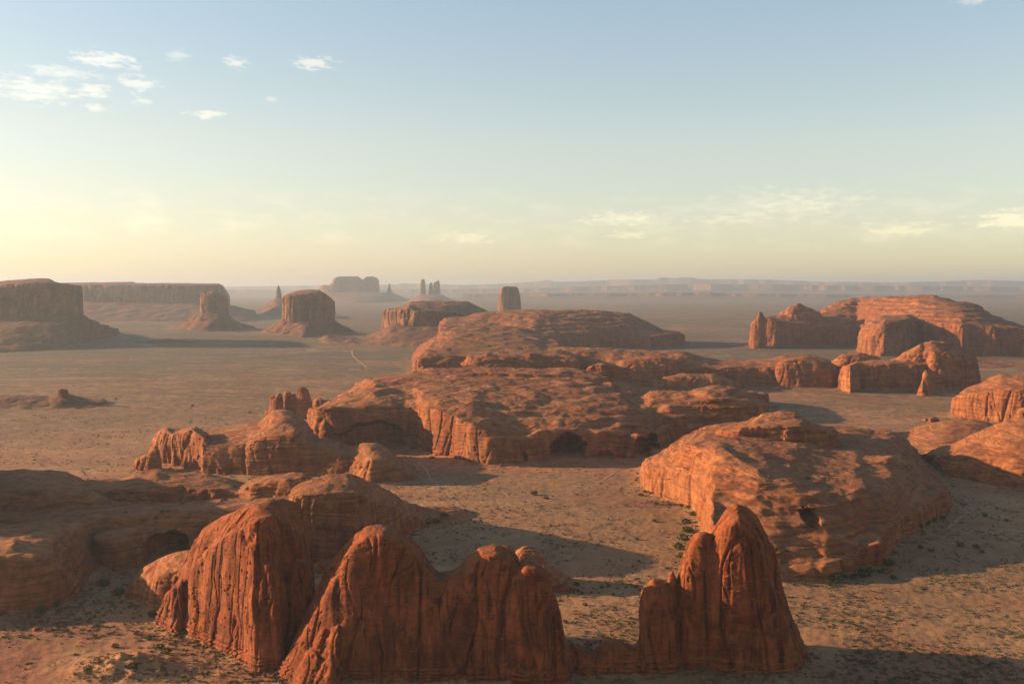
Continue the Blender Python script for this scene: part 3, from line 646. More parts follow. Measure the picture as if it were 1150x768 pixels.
N_ = [
  Lobe([([(943,441.5),(956,443),(968,440),(1060,440)], None), ([(944,418),(947,412),(961,408),(999,407),(1020,408),(1060,408)], ('+',40)), ([(944,416),(947,411),(961,406.5),(980,404),(999,404),(1020,400),(1060,400)], ('+',120))], 60, [5, 1.4], 3, end=2.5, soft=.8),
  Lobe([([(930,436),(1000,436)], 2990), ([(934,406),(946,398.4),(966,396),(986,401),(993,405),(1000,412)], ('+',60))], 80, [3], 3, end=3, soft=.8),
  Lobe([([(1000,440),(1060,440)], 2850), ([(1003,405),(1016,394.6),(1024,391),(1034,386),(1044,388),(1058,400)], ('+',90))], 80, [2.4], 3, end=3, soft=.8),
  Lobe([([(1032,440),(1079,440),(1101,437)], 2830), ([(1034,398),(1046,394),(1062,395),(1074,398),(1092,400),(1097,415),(1101,431)], ('+',40)), ([(1034,388),(1040,384),(1047,383),(1061,384),(1074,391),(1079,395),(1091,397),(1095,402),(1098,418),(1102,432)], ('+',130))], 70, [4, 1.8], 3, end=2.6, soft=.8),
]
rock('rock_dome', N_, 2.2, M_mid, 2.4, 'merged rounded domes just below the wide right mesa', 'rock domes', seed=16, k=1.5, strata=.8, flute=.7, crack=.8, warp=.6)
rock('rock_spire', [Lobe([([(1030,445),(1053,445)], None), ([(1031,440),(1034,428),(1038,417),(1041,413.5),(1044,418),(1048,428),(1052,440)], ('+',20))], 24, [4], 3, end=2.6, soft=.7)], 1.6, M_mid, 1.9,
     'narrow pointed pinnacle standing in front of the merged domes at the right', 'pinnacle', seed=17, flute=1, warp=.4)
O_ = [Lobe([([(1068,472),(1150,478),(1320,480)], None), ([(1069,452),(1073,446),(1087,442),(1112,436),(1135,434),(1180,436),(1320,450)], ('+',30)), ([(1069,451),(1072,445),(1087,436),(1102,431),(1112,424),(1122,420),(1135,422),(1170,420),(1230,424),(1320,440)], ('+',130))], 90, [5, 1.6], 3, end=5, soft=1)]
rock('rock_dome', O_, 1.7, M_mid, 2.0, 'blocky dark red rock at the right edge, behind the orange dome', 'rock dome', seed=18, strata=.9, flute=.8)
P_ = [Lobe([([(1034,525),(1051,536),(1067,539),(1094,543),(1122,547),(1150,550),(1300,556)], None), ([(1034,514),(1051,512),(1074,512),(1094,510),(1120,510),(1150,512),(1300,520)], ('+',40)), ([(1034,512),(1051,503.5),(1074,498),(1092,489),(1104,484),(1130,473),(1140,470.5),(1150,470),(1220,474),(1300,500)], ('+',150))], 90, [2.8, 1.5], 3, end=4, soft=1.5),
      Lobe([([(1135,480),(1200,480)], 1700), ([(1137,470),(1145,460),(1155,456),(1180,458),(1200,470)], ('+',40))], 40, [3], 3, end=3, soft=1)]
rock('rock_dome', P_, 1.3, M_mid, 1.6, 'bright orange rounded dome cut by the right edge, small overhang at its foot', 'rock dome', seed=19, strata=.7, flute=.25, crack=.3, scallop=.7, caves=((1128,545,1500,16,6,30,22),))
Q_ = [Lobe([([(1008,508),(1060,512),(1128,512)], None), ([(1012,489),(1030,480),(1050,475),(1070,471.5),(1090,470.5),(1110,473),(1128,484)], ('+',230))], 140, [1.5], 1.6, end=3, soft=2)]
rock('rock_mound', Q_, 2.0, M_mid, 2.0, 'low pale smooth slickrock mound between the big dome and the orange dome', 'rock mound', seed=20, strata=.3, flute=.1, crack=.1, lump=.5)
rock('boulder', [Lobe([([(1040,476),(1056,476)], None), ([(1041,471),(1045,468),(1049,467.5),(1053,470),(1055,473)], ('+',10))], 10, [2.5], 2.5, end=2.5, soft=.5)], 1.0, M_mid, 1.4, 'tiny isolated red boulder left of the blocky rock at the right edge', 'boulder', seed=21)
S_ = [
  Lobe([([(720,553),(746,563),(765,569),(779,573),(784,590),(800,630),(840,652),(876,657),(928,655),(960,645),(990,630),(1016,608),(1041,594),(1067,585)], None),
        ([(720,538),(728,526),(746,524),(762,524),(779,528),(790,560),(810,592),(840,620),(880,636),(920,632),(960,618),(990,594),(1016,578),(1041,564),(1060,556),(1067,566)], ('+',22)),
        ([(720,536),(727,519),(746,511),(779,500),(810,505),(850,525),(900,550),(950,552),(1000,540),(1040,540),(1060,548),(1067,565)], [(720,1490),(760,1430),(800,1300),(850,1195),(900,1140),(960,1165),(1000,1260),(1040,1350),(1067,1400)]),
        ([(720,535),(722,526),(727,519),(746,509),(756,498),(779,486),(792,480),(806,478),(835,476),(847,474),(860,473),(893,473),(905,474),(930,481),(948,481),(971,483),(996,484),(1011,491),(1026,505),(1036,518),(1049,533),(1059,543),(1064,561),(1067,580)],
          [(720,1560),(800,1620),(1000,1680),(1067,1480)])],
       110, [5, 1.4, 1.2], 3, end=8, soft=1.5, ends=(1, 1)),
  Lobe([([(800,500),(950,500)], 1450), ([(803,488),(835,480),(860,477),(900,478),(940,490)], ('+',16)), ([(805,482),(835,474),(847,469),(860,463),(876,461),(893,462),(905,471),(922,480),(940,488)], ('+',130))], 60, [4, 1.4], 3, end=4, soft=1.2),
  Lobe([([(770,600),(870,640)], 1110), ([(785,592),(800,578),(825,568),(850,572),(868,592)], ('+',60))], 90, [2.2], 2, end=3, soft=1.5),
  Lobe([([(880,610),(975,610)], 1130), ([(884,592),(900,572),(925,562),(950,568),(972,590)], ('+',60))], 110, [2.4], 2, end=3, soft=1.5),
  Lobe([([(820,560),(940,560)], 1270), ([(824,546),(850,530),(880,524),(915,528),(938,545)], ('+',50))], 110, [2.2], 2, end=3, soft=1.5),
  Lobe([([(950,560),(1040,560)], 1330), ([(952,540),(975,520),(1000,514),(1022,522),(1038,540)], ('+',60))], 120, [2.0], 2, end=3, soft=1.5),
  Lobe([([(725,560),(775,560)], 1420), ([(727,535),(738,519),(752,510),(765,508),(774,522)], ('+',30))], 60, [3.5], 2, end=3, soft=1),
  Lobe([([(860,658),(945,652)], None), ([(862,648),(885,640),(910,636),(930,642),(944,650)], ('+',14))], 40, [2.6], 3, end=3, soft=1),
  Lobe([([(960,646),(998,633)], None), ([(962,630),(975,612),(985,606),(993,612),(997,628)], ('+',12))], 60, [5], 3, end=3.5, soft=1),
]
rock('slickrock_dome', S_, 1.15, M_near, 1.5, 'huge layered sandstone dome right of centre, bright orange left flank, small dark cave', 'rock dome', seed=22, k=3, strata=1.7, flute=.3, crack=.45, warp=.9, terrace=6, lump=.95, scallop=.6, wall=.35,
     caves=((905,580,1098,13,10,36,26),))

# ---- buttes of the far plain: cliff and talus slope are parts
def butte(name, label, cat, cliff, talus, vox, S, seed, **kw):
    e = bpy.data.objects.new(name, None); COL.objects.link(e); e.empty_display_size = 50
    tag(e, label, cat)
    for pn, c in cliff: rock(pn, c, vox, M_butte, S, parent=e, seed=seed, k=1, floor=-20, smoothit=1, **kw); seed += 1
    if talus: rock('talus_slope', talus, vox * 1.4, M_talus, S, parent=e, seed=seed + 50, k=3, floor=-20, flute=1.2, strata=1.6, crack=.4, lump=1.2, warp=.9)
    return e
def cliff(pts, Y, deep, e=4, kb=8): # vertical walled block at a depth
    a, b = pts[0][0], pts[-1][0]
    return Lobe([([(a, 400), (b, 400)], Y), (pts, ('+', deep * .12)), (pts, ('+', deep * .6))], deep * .4, [9, 1], kb, end=e, soft=.5)
def skirt(front, top, Ytop, back, e=2.4):
    return Lobe([(front, None), (top, float(Ytop))], back, [1.15], 1.2, end=e, soft=2)
K_ = dict(strata=.6, flute=1.35, crack=1.0, lump=.5, warp=.3, fine=1.2)
butte('flat_topped_butte', 'big flat topped butte cut by the left edge, dark talus below vertical walls', 'butte',
      [('cliff', [Lobe([([(-130,390),(92,390)], 5050), ([(-130,323),(0,320),(20,318),(40,317),(60,318),(88,321),(91,323)], ('+',60)), ([(-130,318),(0,316),(20,314),(40,312.5),(55,313),(62,317),(88,320.5),(91,322)], ('+',500))], 300, [9, 1.2], 6, end=5, soft=.8)])],
      [Lobe([([(-190,398),(0,397),(60,394),(100,387),(132,380)], None), ([(-190,362),(-130,356),(0,356),(60,355),(92,352),(105,362),(118,370),(132,378)], 5080.0)], 1100, [1.2], 1.2, end=6, soft=2)], 4.5, 5.0, 31, **K_)
butte('long_mesa', 'long hazy level mesa stretching behind the left buttes', 'mesa',
      [('cliff', [Lobe([([(60,380),(258,380)], 9300), ([(60,320),(150,319.5),(245,320),(252,324),(257,334)], ('+',90)), ([(60,318),(85,317.5),(150,316.6),(152,318),(200,318),(245,318.5),(250,320),(254,326),(258,333)], ('+',900))], 500, [8, 1], 6, end=5, soft=.6)])],
      [Lobe([([(40,368),(200,368),(262,362),(285,350)], 8300), ([(40,339),(200,339),(250,340),(262,343),(285,349)], 9350.0)], 1500, [1.15], 1.2, end=6, soft=3)], 9, 6.0, 33, **dict(K_, flute=.5))
butte('small_butte', 'small butte of sunlit pillars on a wide cone in front of the long mesa', 'butte',
      [('cliff', [cliff([(225,331),(227,328.5),(231,329),(232,331),(234,328),(238,327.5),(243,328.5),(248,330),(254,333),(256,337)], 6900, 150)])],
      [skirt([(186,372),(235,373),(290,370)], [(186,371),(205,363),(224,350),(235,348),(252,350),(268,362),(290,369.5)], 6960, 420)], 5.5, 5.0, 35, **dict(K_, flute=.3, lump=.2, strata=.3, crack=.3))
SP_ = dict(K_, flute=.3, lump=.2, strata=.3, crack=.3)
butte('rock_spire', 'thin lone spire on a cone behind the third butte from the left', 'spire',
      [('spire', [cliff([(308.8,338),(309.6,328),(311,323),(312.3,319),(313.6,322),(315.6,327),(316.6,338)], 11000, 55, e=2.6)])],
      [skirt([(282,354),(312,356),(345,354)], [(282,353),(296,346),(308,335),(317,335),(328,343),(345,353)], 11010, 600)], 6, 3.5, 37, **SP_)
butte('flat_topped_butte', 'square flat topped butte with fluted walls standing alone left of the centre', 'butte',
      [('cliff', [Lobe([([(317,385),(375,385)], 6050), ([(318,339),(320,332),(332,330),(350,328),(362,329),(370,333),(374,338)], ('+',40)), ([(318,338),(320,331),(333,327),(345,325.3),(358,325.3),(362,328),(366,330),(371,334),(375,341)], ('+',200))], 110, [9, 1.2], 6, end=4, soft=.5)])],
      [skirt([(288,377),(340,380),(404,376)], [(288,376),(305,366),(318,357),(345,356),(374,357),(385,365),(404,375)], 6110, 480)], 4.5, 5.0, 39, **K_)
butte('castle_mesa', 'distant hazy castle shaped mesa on the skyline left of the three thin towers', 'mesa',
      [('cliff', [cliff([(358,325),(361,320.5),(366,319.5),(368,321),(373,318),(375,312.5),(380,310.5),(402,310.3),(405,313),(408,314.3),(411,311),(418,310.3),(424,312.5),(426,322)], 19600, 1000)])],
      [skirt([(330,339.5),(400,341.5),(475,339.5)], [(330,339.2),(348,333),(362,328),(400,328),(428,328),(445,332),(475,339.2)], 19650, 2200)], 11, 5.0, 41, **K_)
butte('rock_spire', 'tiny needle spire on the skyline just right of the castle shaped mesa', 'spire',
      [('spire', [cliff([(434.4,330),(436,322),(437.3,316.5),(438.6,321),(440.2,330)], 20300, 110, e=2.6)])],
      [skirt([(415,338),(437,339.5),(462,338)], [(415,337.8),(428,331),(437,326.5),(444,330),(462,337.8)], 20320, 900)], 10, 4.0, 43, **SP_)
butte('three_towers', 'group of three slender towers sharing one low cone on the skyline', 'rock towers',
      [('tower', [cliff([(471.6,331),(472.2,314.6),(475,313.2),(477.7,314.4),(478.4,331)], 18000, 100, e=3)]),
       ('tower', [cliff([(481,331),(481.8,318.6),(484,317),(486,318.6),(486.6,331)], 18040, 80, e=3)]),
       ('tower', [cliff([(486,331),(486.8,317.2),(490,316.8),(491.3,315),(493.8,315.2),(495,331)], 18000, 120, e=3)])],
      [skirt([(452,341),(484,342),(522,340.5)], [(452,340.8),(464,335),(472,330.5),(496,330.5),(504,335),(522,340.3)], 18010, 900)], 8.5, 4.0, 45, **SP_)
butte('block_butte', 'plain upright block of a butte rising above the central mesa', 'butte',
      [('cliff', [cliff([(559.3,350),(560.1,330),(563,327.5),(563.6,322.4),(570,321.6),(580,322),(581.3,326),(583.2,331),(584.8,350)], 8800, 220)])],
      [skirt([(528,361),(570,363),(614,361)], [(528,360.6),(550,353),(560,350),(584,350),(592,353),(614,360.6)], 8820, 500)], 5.5, 3.5, 49, **dict(SP_, flute=.8))
T_ = [
  Lobe([([(424,384),(470,386),(545,384)], None), ([(431,354),(433,347),(438,348),(446,347),(460,344),(468,349),(480,348),(500,349),(520,352),(545,356)], ('+',60)), ([(431,352),(433,347),(440,346.5),(450,344),(462,339),(475,338),(500,338),(525,338.5),(533,342),(540,346),(548,350)], ('+',420))], 300, [8, 1.4], 4, end=5, soft=.6),
  Lobe([([(446,386),(500,388)], 5250), ([(448,366),(453,356),(458,360),(466,354),(476,350),(486,352),(495,356),(500,366)], ('+',60))], 200, [7], 4, end=4, soft=.6),
]
butte('dark_mesa', 'dark rugged mesa behind the left end of the central mesa', 'mesa', [('cliff', T_)],
      [skirt([(358,388),(400,389),(480,392),(560,391)], [(358,386),(366,378),(385,381),(410,380),(425,372),(440,364),(560,366)], 5300, 900, e=5)], 4.2, 4.5, 53, **dict(K_, flute=1.3, lump=.8))
butte('pedestal_rock', 'lone knob on a small red cone on the left plain', 'rock knob',
      [('knob', [cliff([(64,444),(65,438),(68,436.2),(72,436.6),(74,439),(75,444)], 2500, 22, e=3)])],
      [Lobe([([(-60,461),(0,459),(60,460),(122,459)], None), ([(-60,445),(0,445),(20,444.5),(40,446),(55,446),(62,443),(69,441),(77,443.5),(90,449),(118,450),(122,455)], 2530.0)], 150, [1.5], 2, end=4, soft=1)], 1.8, 1.8, 55, **K_)
rock('rock_mound', [Lobe([([(150,386),(225,386)], None), ([(150,384),(175,382),(187,381),(190,378.5),(193,381),(205,382.5),(225,385)], ('+',120))], 120, [1.5], 1.5, end=3, soft=.7)], 5, M_talus, 4, 'small low mound with a nub on the plain right of the left edge butte', 'rock mound', seed=57, floor=-16)

# unseen rock mass added beyond the left edge to throw shade over the slickrock
rim = rock('hills', [Lobe([([(-1200,600),(-30,600)], 1010), ([(-1200,480),(-600,480),(-120,480),(-30,505)], ('+',60)), ([(-1200,462),(-600,464),(-150,466),(-60,470),(-30,490)], ('+',300))], 140, [4, 1.3], 3, end=5, soft=4)], 4, M_mid, 3.0, seed=60, scallop=.8, terrace=6)
tag(rim, kind='structure')
# ================================================================== ground: one sheet to the horizon
def blur(A, r):
    for ax in (0, 1):
        A = np.moveaxis(A, ax, 0); n = A.shape[0]
        P_ = np.concatenate([np.repeat(A[:1], r + 1, 0), A, np.repeat(A[-1:], r, 0)]); c = np.cumsum(P_, 0)
        A = (c[2 * r + 1:] - c[:-2 * r - 1]) / (2 * r + 1); A = np.moveaxis(A, 0, ax)
    return A
aprons = []
for (x0, y0, vox, H) in FOOT:
    step = 3; Hs = H[::step, ::step]; v = vox * step
    pad = 14; Hs = np.pad(Hs, pad, constant_values=-8)
    m = (Hs > 1.0) * np.clip(Hs / (8 * vox), 0.3, 1.0)
    a = blur(blur(m, 5), 5)
    aprons.append((x0 - pad * v, y0 - pad * v, v, a, m, vox))
def sample(x0, y0, v, A, X, Y):
    fx = (X - x0) / v; fy = (Y - y0) / v
    ok = (fx >= 0) & (fy >= 0) & (fx < A.shape[1] - 1.01) & (fy < A.shape[0] - 1.01)
    fx = np.clip(fx, 0, A.shape[1] - 1.02); fy = np.clip(fy, 0, A.shape[0] - 1.02)
    ix = fx.astype(int); iy = fy.astype(int); tx = fx - ix; ty = fy - iy
    r = (A[iy, ix] * (1 - tx) + A[iy, ix + 1] * tx) * (1 - ty) + (A[iy + 1, ix] * (1 - tx) + A[iy + 1, ix + 1] * tx) * ty
    return np.where(ok, r, 0.0)
def rockmask(X, Y):
    r = np.zeros(np.shape(X))
    for a in aprons: r = np.maximum(r, sample(a[0], a[1], a[2], (a[4] > 0).astype(float), X, Y))
    return r
MX, MY = on_ground(145, 752)
def ground_z(X, Y):
    D = np.hypot(X, Y)
    z = 1.1 * fbm(X / 90, Y / 90, 0.5, 3) + 0.8 * fbm(X / 22, Y / 22, 0.2, 2) + 0.35 * perlin(X / 7, Y / 7, 0.9) * smooth(1900, 1100, D)
    z = z * smooth(6000, 2500, D)
    far = smooth(4500, 9000, D)
    z = z + far * 10 * fbm(X / 1900, Y / 1100, 3.3, 4)
    for (x0, y0, v, a, m, vox) in aprons:
        w = sample(x0, y0, v, a, X, Y)
        z = z + 5.5 * vox * smooth(0.02, 1.0, w) * (1 + .3 * perlin(X / (12 * vox), Y / (12 * vox), 8.8))
    z = z + 10 * np.exp(-((X - MX) / 38)**2 - ((Y - MY) / 22)**2) * (1 + .4 * perlin(X / 9, Y / 9, 4.4))
    return z
def build_ground():
    fine = np.linspace(-33, 33, 1100)
    outer = np.linspace(33, 327, 118)[1:-1]
    A = np.radians(np.concatenate([fine, outer]))
    rr = np.concatenate([[5, 60, 180, 320, 440, 540, 600], np.geomspace(640, 6000, 720), np.geomspace(6100, 16000, 160), np.geomspace(16500, 60000, 40)])
    AA, RR = np.meshgrid(A, rr)
    X = RR * np.sin(AA); Y = RR * np.cos(AA)
    Z = ground_z(X, Y)
    V = np.stack([X, Y, Z], -1).reshape(-1, 3)
    nr, na = RR.shape; ii = np.arange(nr * na).reshape(nr, na); jn = np.roll(ii, -1, 1)
    Q = np.stack([ii[:-1], jn[:-1], jn[1:], ii[1:]], -1).reshape(-1, 4)
    Q = Q[:, ::-1]
    me = raw_mesh('ground', V, Q); finish(me, M_ground)
    tag(link('ground', me), kind='structure')
build_ground()

# dirt tracks, a few centimetres proud of the sand
def track(name, pts, w):
    P_ = [np.array(on_ground(*p)) for p in pts]; out = []
    for i in range(len(P_) - 1):
        for t in np.linspace(0, 1, 24, endpoint=False):
            p0 = P_[max(i - 1, 0)]; p1 = P_[i]; p2 = P_[i + 1]; p3 = P_[min(i + 2, len(P_) - 1)]
            out.append(0.5 * ((2 * p1) + (-p0 + p2) * t + (2 * p0 - 5 * p1 + 4 * p2 - p3) * t * t + (-p0 + 3 * p1 - 3 * p2 + p3) * t**3))
    out = np.array(out + [P_[-1]])
    d = np.gradient(out, axis=0); n = np.stack([-d[:, 1], d[:, 0]], 1); n /= np.linalg.norm(n, axis=1, keepdims=True)
    wv = w * (1 + .25 * perlin(out[:, 0] / 20, out[:, 1] / 20, 1))[:, None]
    cols = [out + n * wv * k for k in (-1, -.5, 0, .5, 1)]
    V = np.stack([np.concatenate([c, (ground_z(c[:, 0], c[:, 1]) + .22)[:, None]], 1) for c in cols], 1).reshape(-1, 3)
    ii = np.arange(len(out) * 5).reshape(-1, 5)
    Q = np.stack([ii[:-1, :-1], ii[1:, :-1], ii[1:, 1:], ii[:-1, 1:]], -1).reshape(-1, 4)
    if True:
        me = raw_mesh(name, V, Q[:, ::-1]); finish(me, M_track); tag(link(name, me), kind='structure')
track('dirt_track', [(455,513),(476,524),(484,538),(500,552),(515,566),(528,578)], 2.2)
track('dirt_track', [(470,519),(520,525),(600,529),(680,527),(722,519)], 2.2)
track('dirt_track', [(700,522),(688,532),(668,544),(640,556),(612,563),(585,566)], 1.8)
track('dirt_track', [(395,394),(396,399),(401,404),(406,408),(412,413)], 4)
track('dirt_track', [(1064,594),(1080,580),(1092,572),(1086,562),(1072,556)], 2.0)

# ================================================================== plants
def leaf_clump(rnd, n, rx, rz, leaf):
    V, Q = [], []
    for i in range(n):
        u = rnd.uniform(-1, 1); a = rnd.uniform(0, 2 * math.pi); r = rnd.uniform(.35, 1)**.5
        s_ = math.sqrt(1 - u * u)
        lob = 1 + .25 * math.sin(3 * a + u * 4)
        c = np.array([r * s_ * math.cos(a) * rx * lob, r * s_ * math.sin(a) * rx * lob, rz * (.85 + .95 * r * u)])
        c[2] = max(c[2], .05)
        n1 = rnd.normal(size=3); n1 /= np.linalg.norm(n1); n2 = np.cross(n1, rnd.normal(size=3)); n2 /= np.linalg.norm(n2)
        L = leaf * rnd.uniform(.6, 1.3); k = len(V)
        V += [c - n1 * L, c + n2 * L * .6, c + n1 * L, c - n2 * L * .6]; Q.append((k, k + 1, k + 2, k + 3))
    return np.array(V), np.array(Q)
prng = np.random.default_rng(5)
shrub_meshes = []
for i in range(5):
    V, Q = leaf_clump(prng, 240, 1.0, .62, .17); me = raw_mesh('shrub', V, Q); finish(me, M_shrub, False); shrub_meshes.append(me)
scrub_meshes = []
for i in range(4):
    V, Q = leaf_clump(prng, 110, 1.0, .33, .17); me = raw_mesh('scrub', V, Q); finish(me, M_scrub, False); scrub_meshes.append(me)
def put(me, name, x, y, s, sz, label, cat, group=None, z=None):
    o = bpy.data.objects.new(name, me); COL.objects.link(o)
    zz = float(ground_z(np.array([x]), np.array([y]))[0]) - .05 if z is None else z
    o.location = (x, y, zz); o.scale = (s, s, sz); o.rotation_euler = (0, 0, prng.uniform(0, 6.28))
    return tag(o, label, cat, group)
G1 = 'dark green bushes at the foot of the rocks'
LB = 'dark green juniper bush growing at the foot of a rock'
bushes = [ # px, py of the foot, radius in px
  (117,657,6),(133,668,7),(46,688,6),(63,682,5),(172,692,6),(153,712,3),(167,718,4),(180,728,5),(186,735,6),(150,760,6),(130,727,4),
  (600,556,4),(613,560,3),(737,567,3),(752,568,3),(764,570,2.5),(772,572,2.5),(720,557,3),(724,554,2.5),
  (773,598,6),(768,606,6),(762,616,6),(765,626,5),(770,588,5),(735,586,3),(715,606,2.5),(778,580,4),
  (648,657,3),(676,660,3),(657,680,3),(635,699,3),(663,732,4),(689,668,2),
  (969,648,8),(976,644,5),(998,636,6),(990,643,4),(939,654,6),(948,651,4),(958,650,4),(930,657,4),(1003,649,4),(903,658,3),
  (1005,605,4),(1013,603,4),(1020,600,5),(1030,597,6),(1040,592,5),(1048,588,4),(1059,584,3),
  (1034,616,3),(1046,619,3),(1079,614,4),(1096,615,4),(1103,621,3),(1106,580,3),(1130,585,2.5),(1118,602,2),
  (490,590,4),(498,586,5),(481,592,3),(540,586,2),
]
for (px, py, r) in bushes:
    x, y = on_ground(px, py); s = r * y / F
    put(shrub_meshes[int(prng.integers(5))], 'shrub', x, y, s * 1.05, s * prng.uniform(.95, 1.2), LB, 'shrub', G1)
# bushes growing up on the rock shelves
def rock_top(x, y):
    z = -9.0
    for (x0, y0, vox, H) in FOOT:
        z = max(z, float(sample(x0, y0, vox, np.maximum(H, -9), np.array([x]), np.array([y]))[0]))
    return z
for (px, py, r) in ((182,577,4.5),(214,581,5.5),(175,583,3),(189,575,2.5),(205,566,2),(227,562,2.5),(239,570,2),(251,563,4),(279,550,3.5),(263,547,2),(122,567,3),(141,576,2),(120,596,2.5),(184,554,2),(283,562,2),
                    (893,619,4),(929,534,3.5),(908,538,3),(979,487,2.5),(937,485,2.5),(884,620,3),(578,444,2),(712,444,2),(504,394,3)):
    Y = 700.0; hit = None
    while Y < 3500:
        z = float(zat(py, Y)); x = float(xat(px, Y, z))
        if rock_top(x, Y) >= z: hit = (x, Y, z); break
        Y += 4
    if hit and hit[2] > 3:
        s = r * hit[1] / F
        put(shrub_meshes[int(prng.integers(5))], 'shrub', hit[0], hit[1] + s * .5, s, s, 'small green bush growing on a bare slickrock shelf', 'shrub', 'bushes on the slickrock shelves', z=hit[2] - s * .2)
# open desert scrub: the nearest as single plants, the rest as one mass
cand = []
n = 120000
py = 768 - (768 - 455) * prng.random(n)**1.0
px = prng.uniform(-60, 1210, n)
Y = yground(py) * 1.0; X = xat(px, Y, 0)
den = smooth(-.35, .35, fbm(X / 60, Y / 60, 7.7, 3))
apw = np.zeros(n)
for (x0_, y0_, v_, a_, m_, vx_) in aprons: apw = np.maximum(apw, sample(x0_, y0_, v_, a_, X, Y))
ok = (prng.random(n) < den * .7 + .5 * smooth(.02, .2, apw)) & (rockmask(X, Y) < .01)
X, Y = X[ok], Y[ok]
sz = 0.42 + 1.6 * prng.random(len(X))**3.5
zz = ground_z(X, Y)
vis = sz / Y
pxv = pxof(X, Y, 0); pyv = CY - F * ((-CAMH * CP + Y * SP) / (Y * CP + CAMH * SP))
inside = (pxv > 5) & (pxv < 1145) & (pyv < 765)
blocked = ((pxv > 176) & (pxv < 640) & (pyv > 600)) | ((pxv > 717) & (pxv < 905) & (pyv > 580))
order = np.argsort(-(vis * inside * ~blocked))
top, rest = order[:290], order[290:]
for i in top:
    s = sz[i]
    put(scrub_meshes[int(prng.integers(4))], 'scrub_bush', X[i], Y[i], s * 1.15, s * 1.0, 'low olive scrub clump on the open sand', 'scrub', 'scrub clumps on the open sand', z=zz[i] - .05)
Vs, Qs = [], []; off = 0
small = [leaf_clump(prng, 10, 1.0, .36, .5) for _ in range(6)]
for j, (V, Q) in enumerate(small):
    sel = rest[j::6]; 
    a = prng.uniform(0, 6.28, len(sel)); c, s_ = np.cos(a), np.sin(a); sc = sz[sel] * 1.1
    vx = (V[None, :, 0] * c[:, None] - V[None, :, 1] * s_[:, None]) * sc[:, None] + X[sel][:, None]
    vy = (V[None, :, 0] * s_[:, None] + V[None, :, 1] * c[:, None]) * sc[:, None] + Y[sel][:, None]
    vz = V[None, :, 2] * sc[:, None] + zz[sel][:, None]
    Vs.append(np.stack([vx, vy, vz], -1).reshape(-1, 3))
    Qs.append((Q[None] + (np.arange(len(sel)) * len(V))[:, None, None]).reshape(-1, 4) + off); off += len(sel) * len(V)
me = raw_mesh('desert_scrub', np.concatenate(Vs), np.concatenate(Qs)); finish(me, M_scrub, False)
tag(link('desert_scrub', me), kind='stuff')
print('plants', len(X), time.time() - T0)

# ================================================================== far country
def plateau(name, pts, Y, deep, lip, mat, seedv, cx=360):
    """a long range: cliff under a flat rim, then a long slope down to the plain"""
    xs = np.linspace(pts[0][0], pts[-1][0], 900)
    top = np.interp(xs, [p[0] for p in pts], [p[1] for p in pts])
    Zt = zat(top, Y); rows = []
    wob = 1.0
    prof = [(-3.4, -30), (-2.0, .10), (-1.2, .28), (-.55, .50), (-.42, .80), (-.34, .97), (0, 1), (3, 1), (4, -.2)]
    out = []
    for (t, h) in prof:
        bay = 0.5 * fbm(xs / 46 + seedv, 0.1 * t + 3, 0, 4) * deep * (1 if t < 0 else 0) * 1.6
        Yr = Y + t * deep + bay
        Zr = np.full(900, -30.0) if h < 0 else Zt * h * (1 + .03 * perlin(xs / 7, h * 3, seedv))
        if h == 1: Zr = Zt + 4 * perlin(xs / 9, t, seedv)
        out.append(np.stack([xat(xs, Y, 0) * (Yr / Y), Yr, Zr], -1))
    V = np.array(out).reshape(-1, 3); ii = np.arange(len(prof) * 900).reshape(len(prof), 900)
    Q = np.stack([ii[:-1, :-1], ii[:-1, 1:], ii[1:, 1:], ii[1:, :-1]], -1).reshape(-1, 4)
    me = raw_mesh(name, V, Q); finish(me, mat, False); tag(link(name, me), kind='structure')
plateau('hills', [(-900,326),(250,325.5),(330,326),(560,324.5),(640,322.5),(700,320.5),(780,319),(880,319.5),(960,320.5),(1060,321.5),(1150,322.5),(1500,323),(2100,323)], 34000, 1500, 0, M_plateau, 1.0)
plateau('hills', [(520,331),(560,330),(610,329.5),(700,329.5),(790,328),(830,330),(1000,331.5),(2100,332)], 24000, 900, 0, M_plateau, 5.0)
plateau('hills', [(-900,321),(250,322),(330,321),(420,320),(445,319.5),(450,318),(460,318.5),(520,320),(560,319),(600,316.5),(615,314.5),(622,316.5),(650,316),(690,314),(735,314),(742,311.5),(752,311.8),(757,313.2),(765,311.5),(777,311.5),(783,313.5),(860,314),(930,316.5),(1010,317),(1060,316),(1100,314.5),(1150,315.5),(1300,317),(2100,319)], 46000, 1400, 0, M_plateau, 3.0)
# the unseen shade-casting rock at the left is added among the rocks above

# fallen blocks round the feet of the rocks
def boulder_shape(rnd):
    V, Q = [], []
    import itertools
    g = np.array(list(itertools.product((-1, 1), (-1, 1), (-1, 1))), float) * rnd.uniform(.6, 1.1, (8, 3))
    Fq = np.array([(0, 1, 3, 2), (4, 6, 7, 5), (0, 4, 5, 1), (2, 3, 7, 6), (0, 2, 6, 4), (1, 5, 7, 3)])
    return g, Fq
n = 60000
py = 768 - (768 - 440) * prng.random(n)**1.0; px = prng.uniform(-60, 1210, n); Y = yground(py); X = xat(px, Y, 0)
apw = np.zeros(n)
for (x0_, y0_, v_, a_, m_, vx_) in aprons: apw = np.maximum(apw, sample(x0_, y0_, v_, a_, X, Y))
ok = (rockmask(X, Y) < .5) & (prng.random(n) < .9 * smooth(.05, .5, apw)**1.4 * smooth(-.2, .35, perlin(X / 40, Y / 40, 3.1)) + .002)
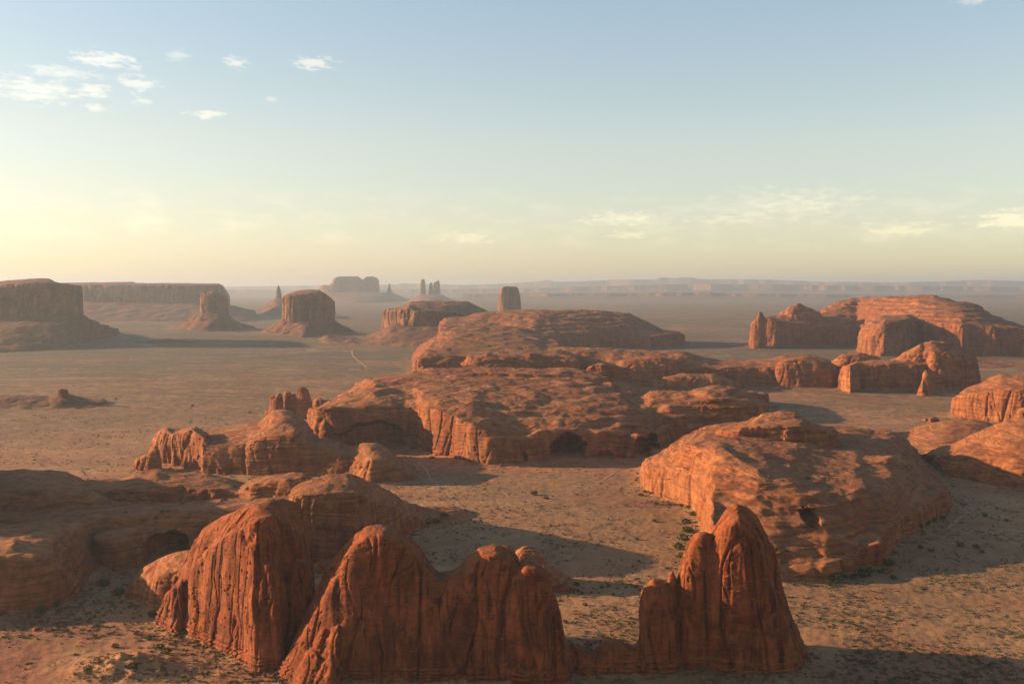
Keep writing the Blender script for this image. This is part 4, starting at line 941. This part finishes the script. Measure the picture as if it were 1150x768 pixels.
X, Y = X[ok], Y[ok]; zz = ground_z(X, Y); sz = (.5 + 3.6 * prng.random(len(X))**5) * np.clip(Y / 1100, .8, 2)
Vs, Qs = [], []; off = 0
for j in range(8):
    V, Q = boulder_shape(prng); xs = X[j::8]; ys = Y[j::8]; sc = sz[j::8] * .8; zs = zz[j::8]
    a = prng.uniform(0, 6.28, len(xs)); c, s_ = np.cos(a), np.sin(a)
    vx = (V[None, :, 0] * c[:, None] - V[None, :, 1] * s_[:, None]) * sc[:, None] + xs[:, None]
    vy = (V[None, :, 0] * s_[:, None] + V[None, :, 1] * c[:, None]) * sc[:, None] + ys[:, None]
    vz = V[None, :, 2] * sc[:, None] * .7 + zs[:, None] + .2 * sc[:, None]
    Vs.append(np.stack([vx, vy, vz], -1).reshape(-1, 3)); Qs.append((Q[None] + (np.arange(len(xs)) * 8)[:, None, None]).reshape(-1, 4) + off); off += len(xs) * 8
me = raw_mesh('rubble', np.concatenate(Vs), np.concatenate(Qs)); finish(me, M_near, False)
tag(link('rubble', me), kind='stuff'); print('rubble', len(X))

# ------------------------------------------------------------------ haze
def haze():
    x0, x1, y0, y1, z0, z1 = -46000, 46000, -3000, 56000, -40, 720
    V = np.array([(x, y, z) for z in (z0, z1) for x, y in ((x0, y0), (x1, y0), (x1, y1), (x0, y1))], float)
    Fc = np.array([(0, 3, 2, 1), (4, 5, 6, 7), (0, 1, 5, 4), (1, 2, 6, 5), (2, 3, 7, 6), (3, 0, 4, 7)])
    me = raw_mesh('haze', V, Fc)
    m = bpy.data.materials.new('haze'); m.use_nodes = True; nt = m.node_tree; nt.nodes.clear()
    out = nt.nodes.new('ShaderNodeOutputMaterial'); v = nt.nodes.new('ShaderNodeVolumePrincipled')
    v.inputs['Color'].default_value = (0.55, 0.64, 0.74, 1); v.inputs['Density'].default_value = HAZE_D
    v.inputs['Anisotropy'].default_value = HAZE_G
    nt.links.new(v.outputs[0], out.inputs['Volume']); me.materials.append(m)
    tag(link('haze', me), kind='stuff')
HAZE_D, HAZE_G = 3.0e-5, 0.35
haze()
print('script time', time.time() - T0)
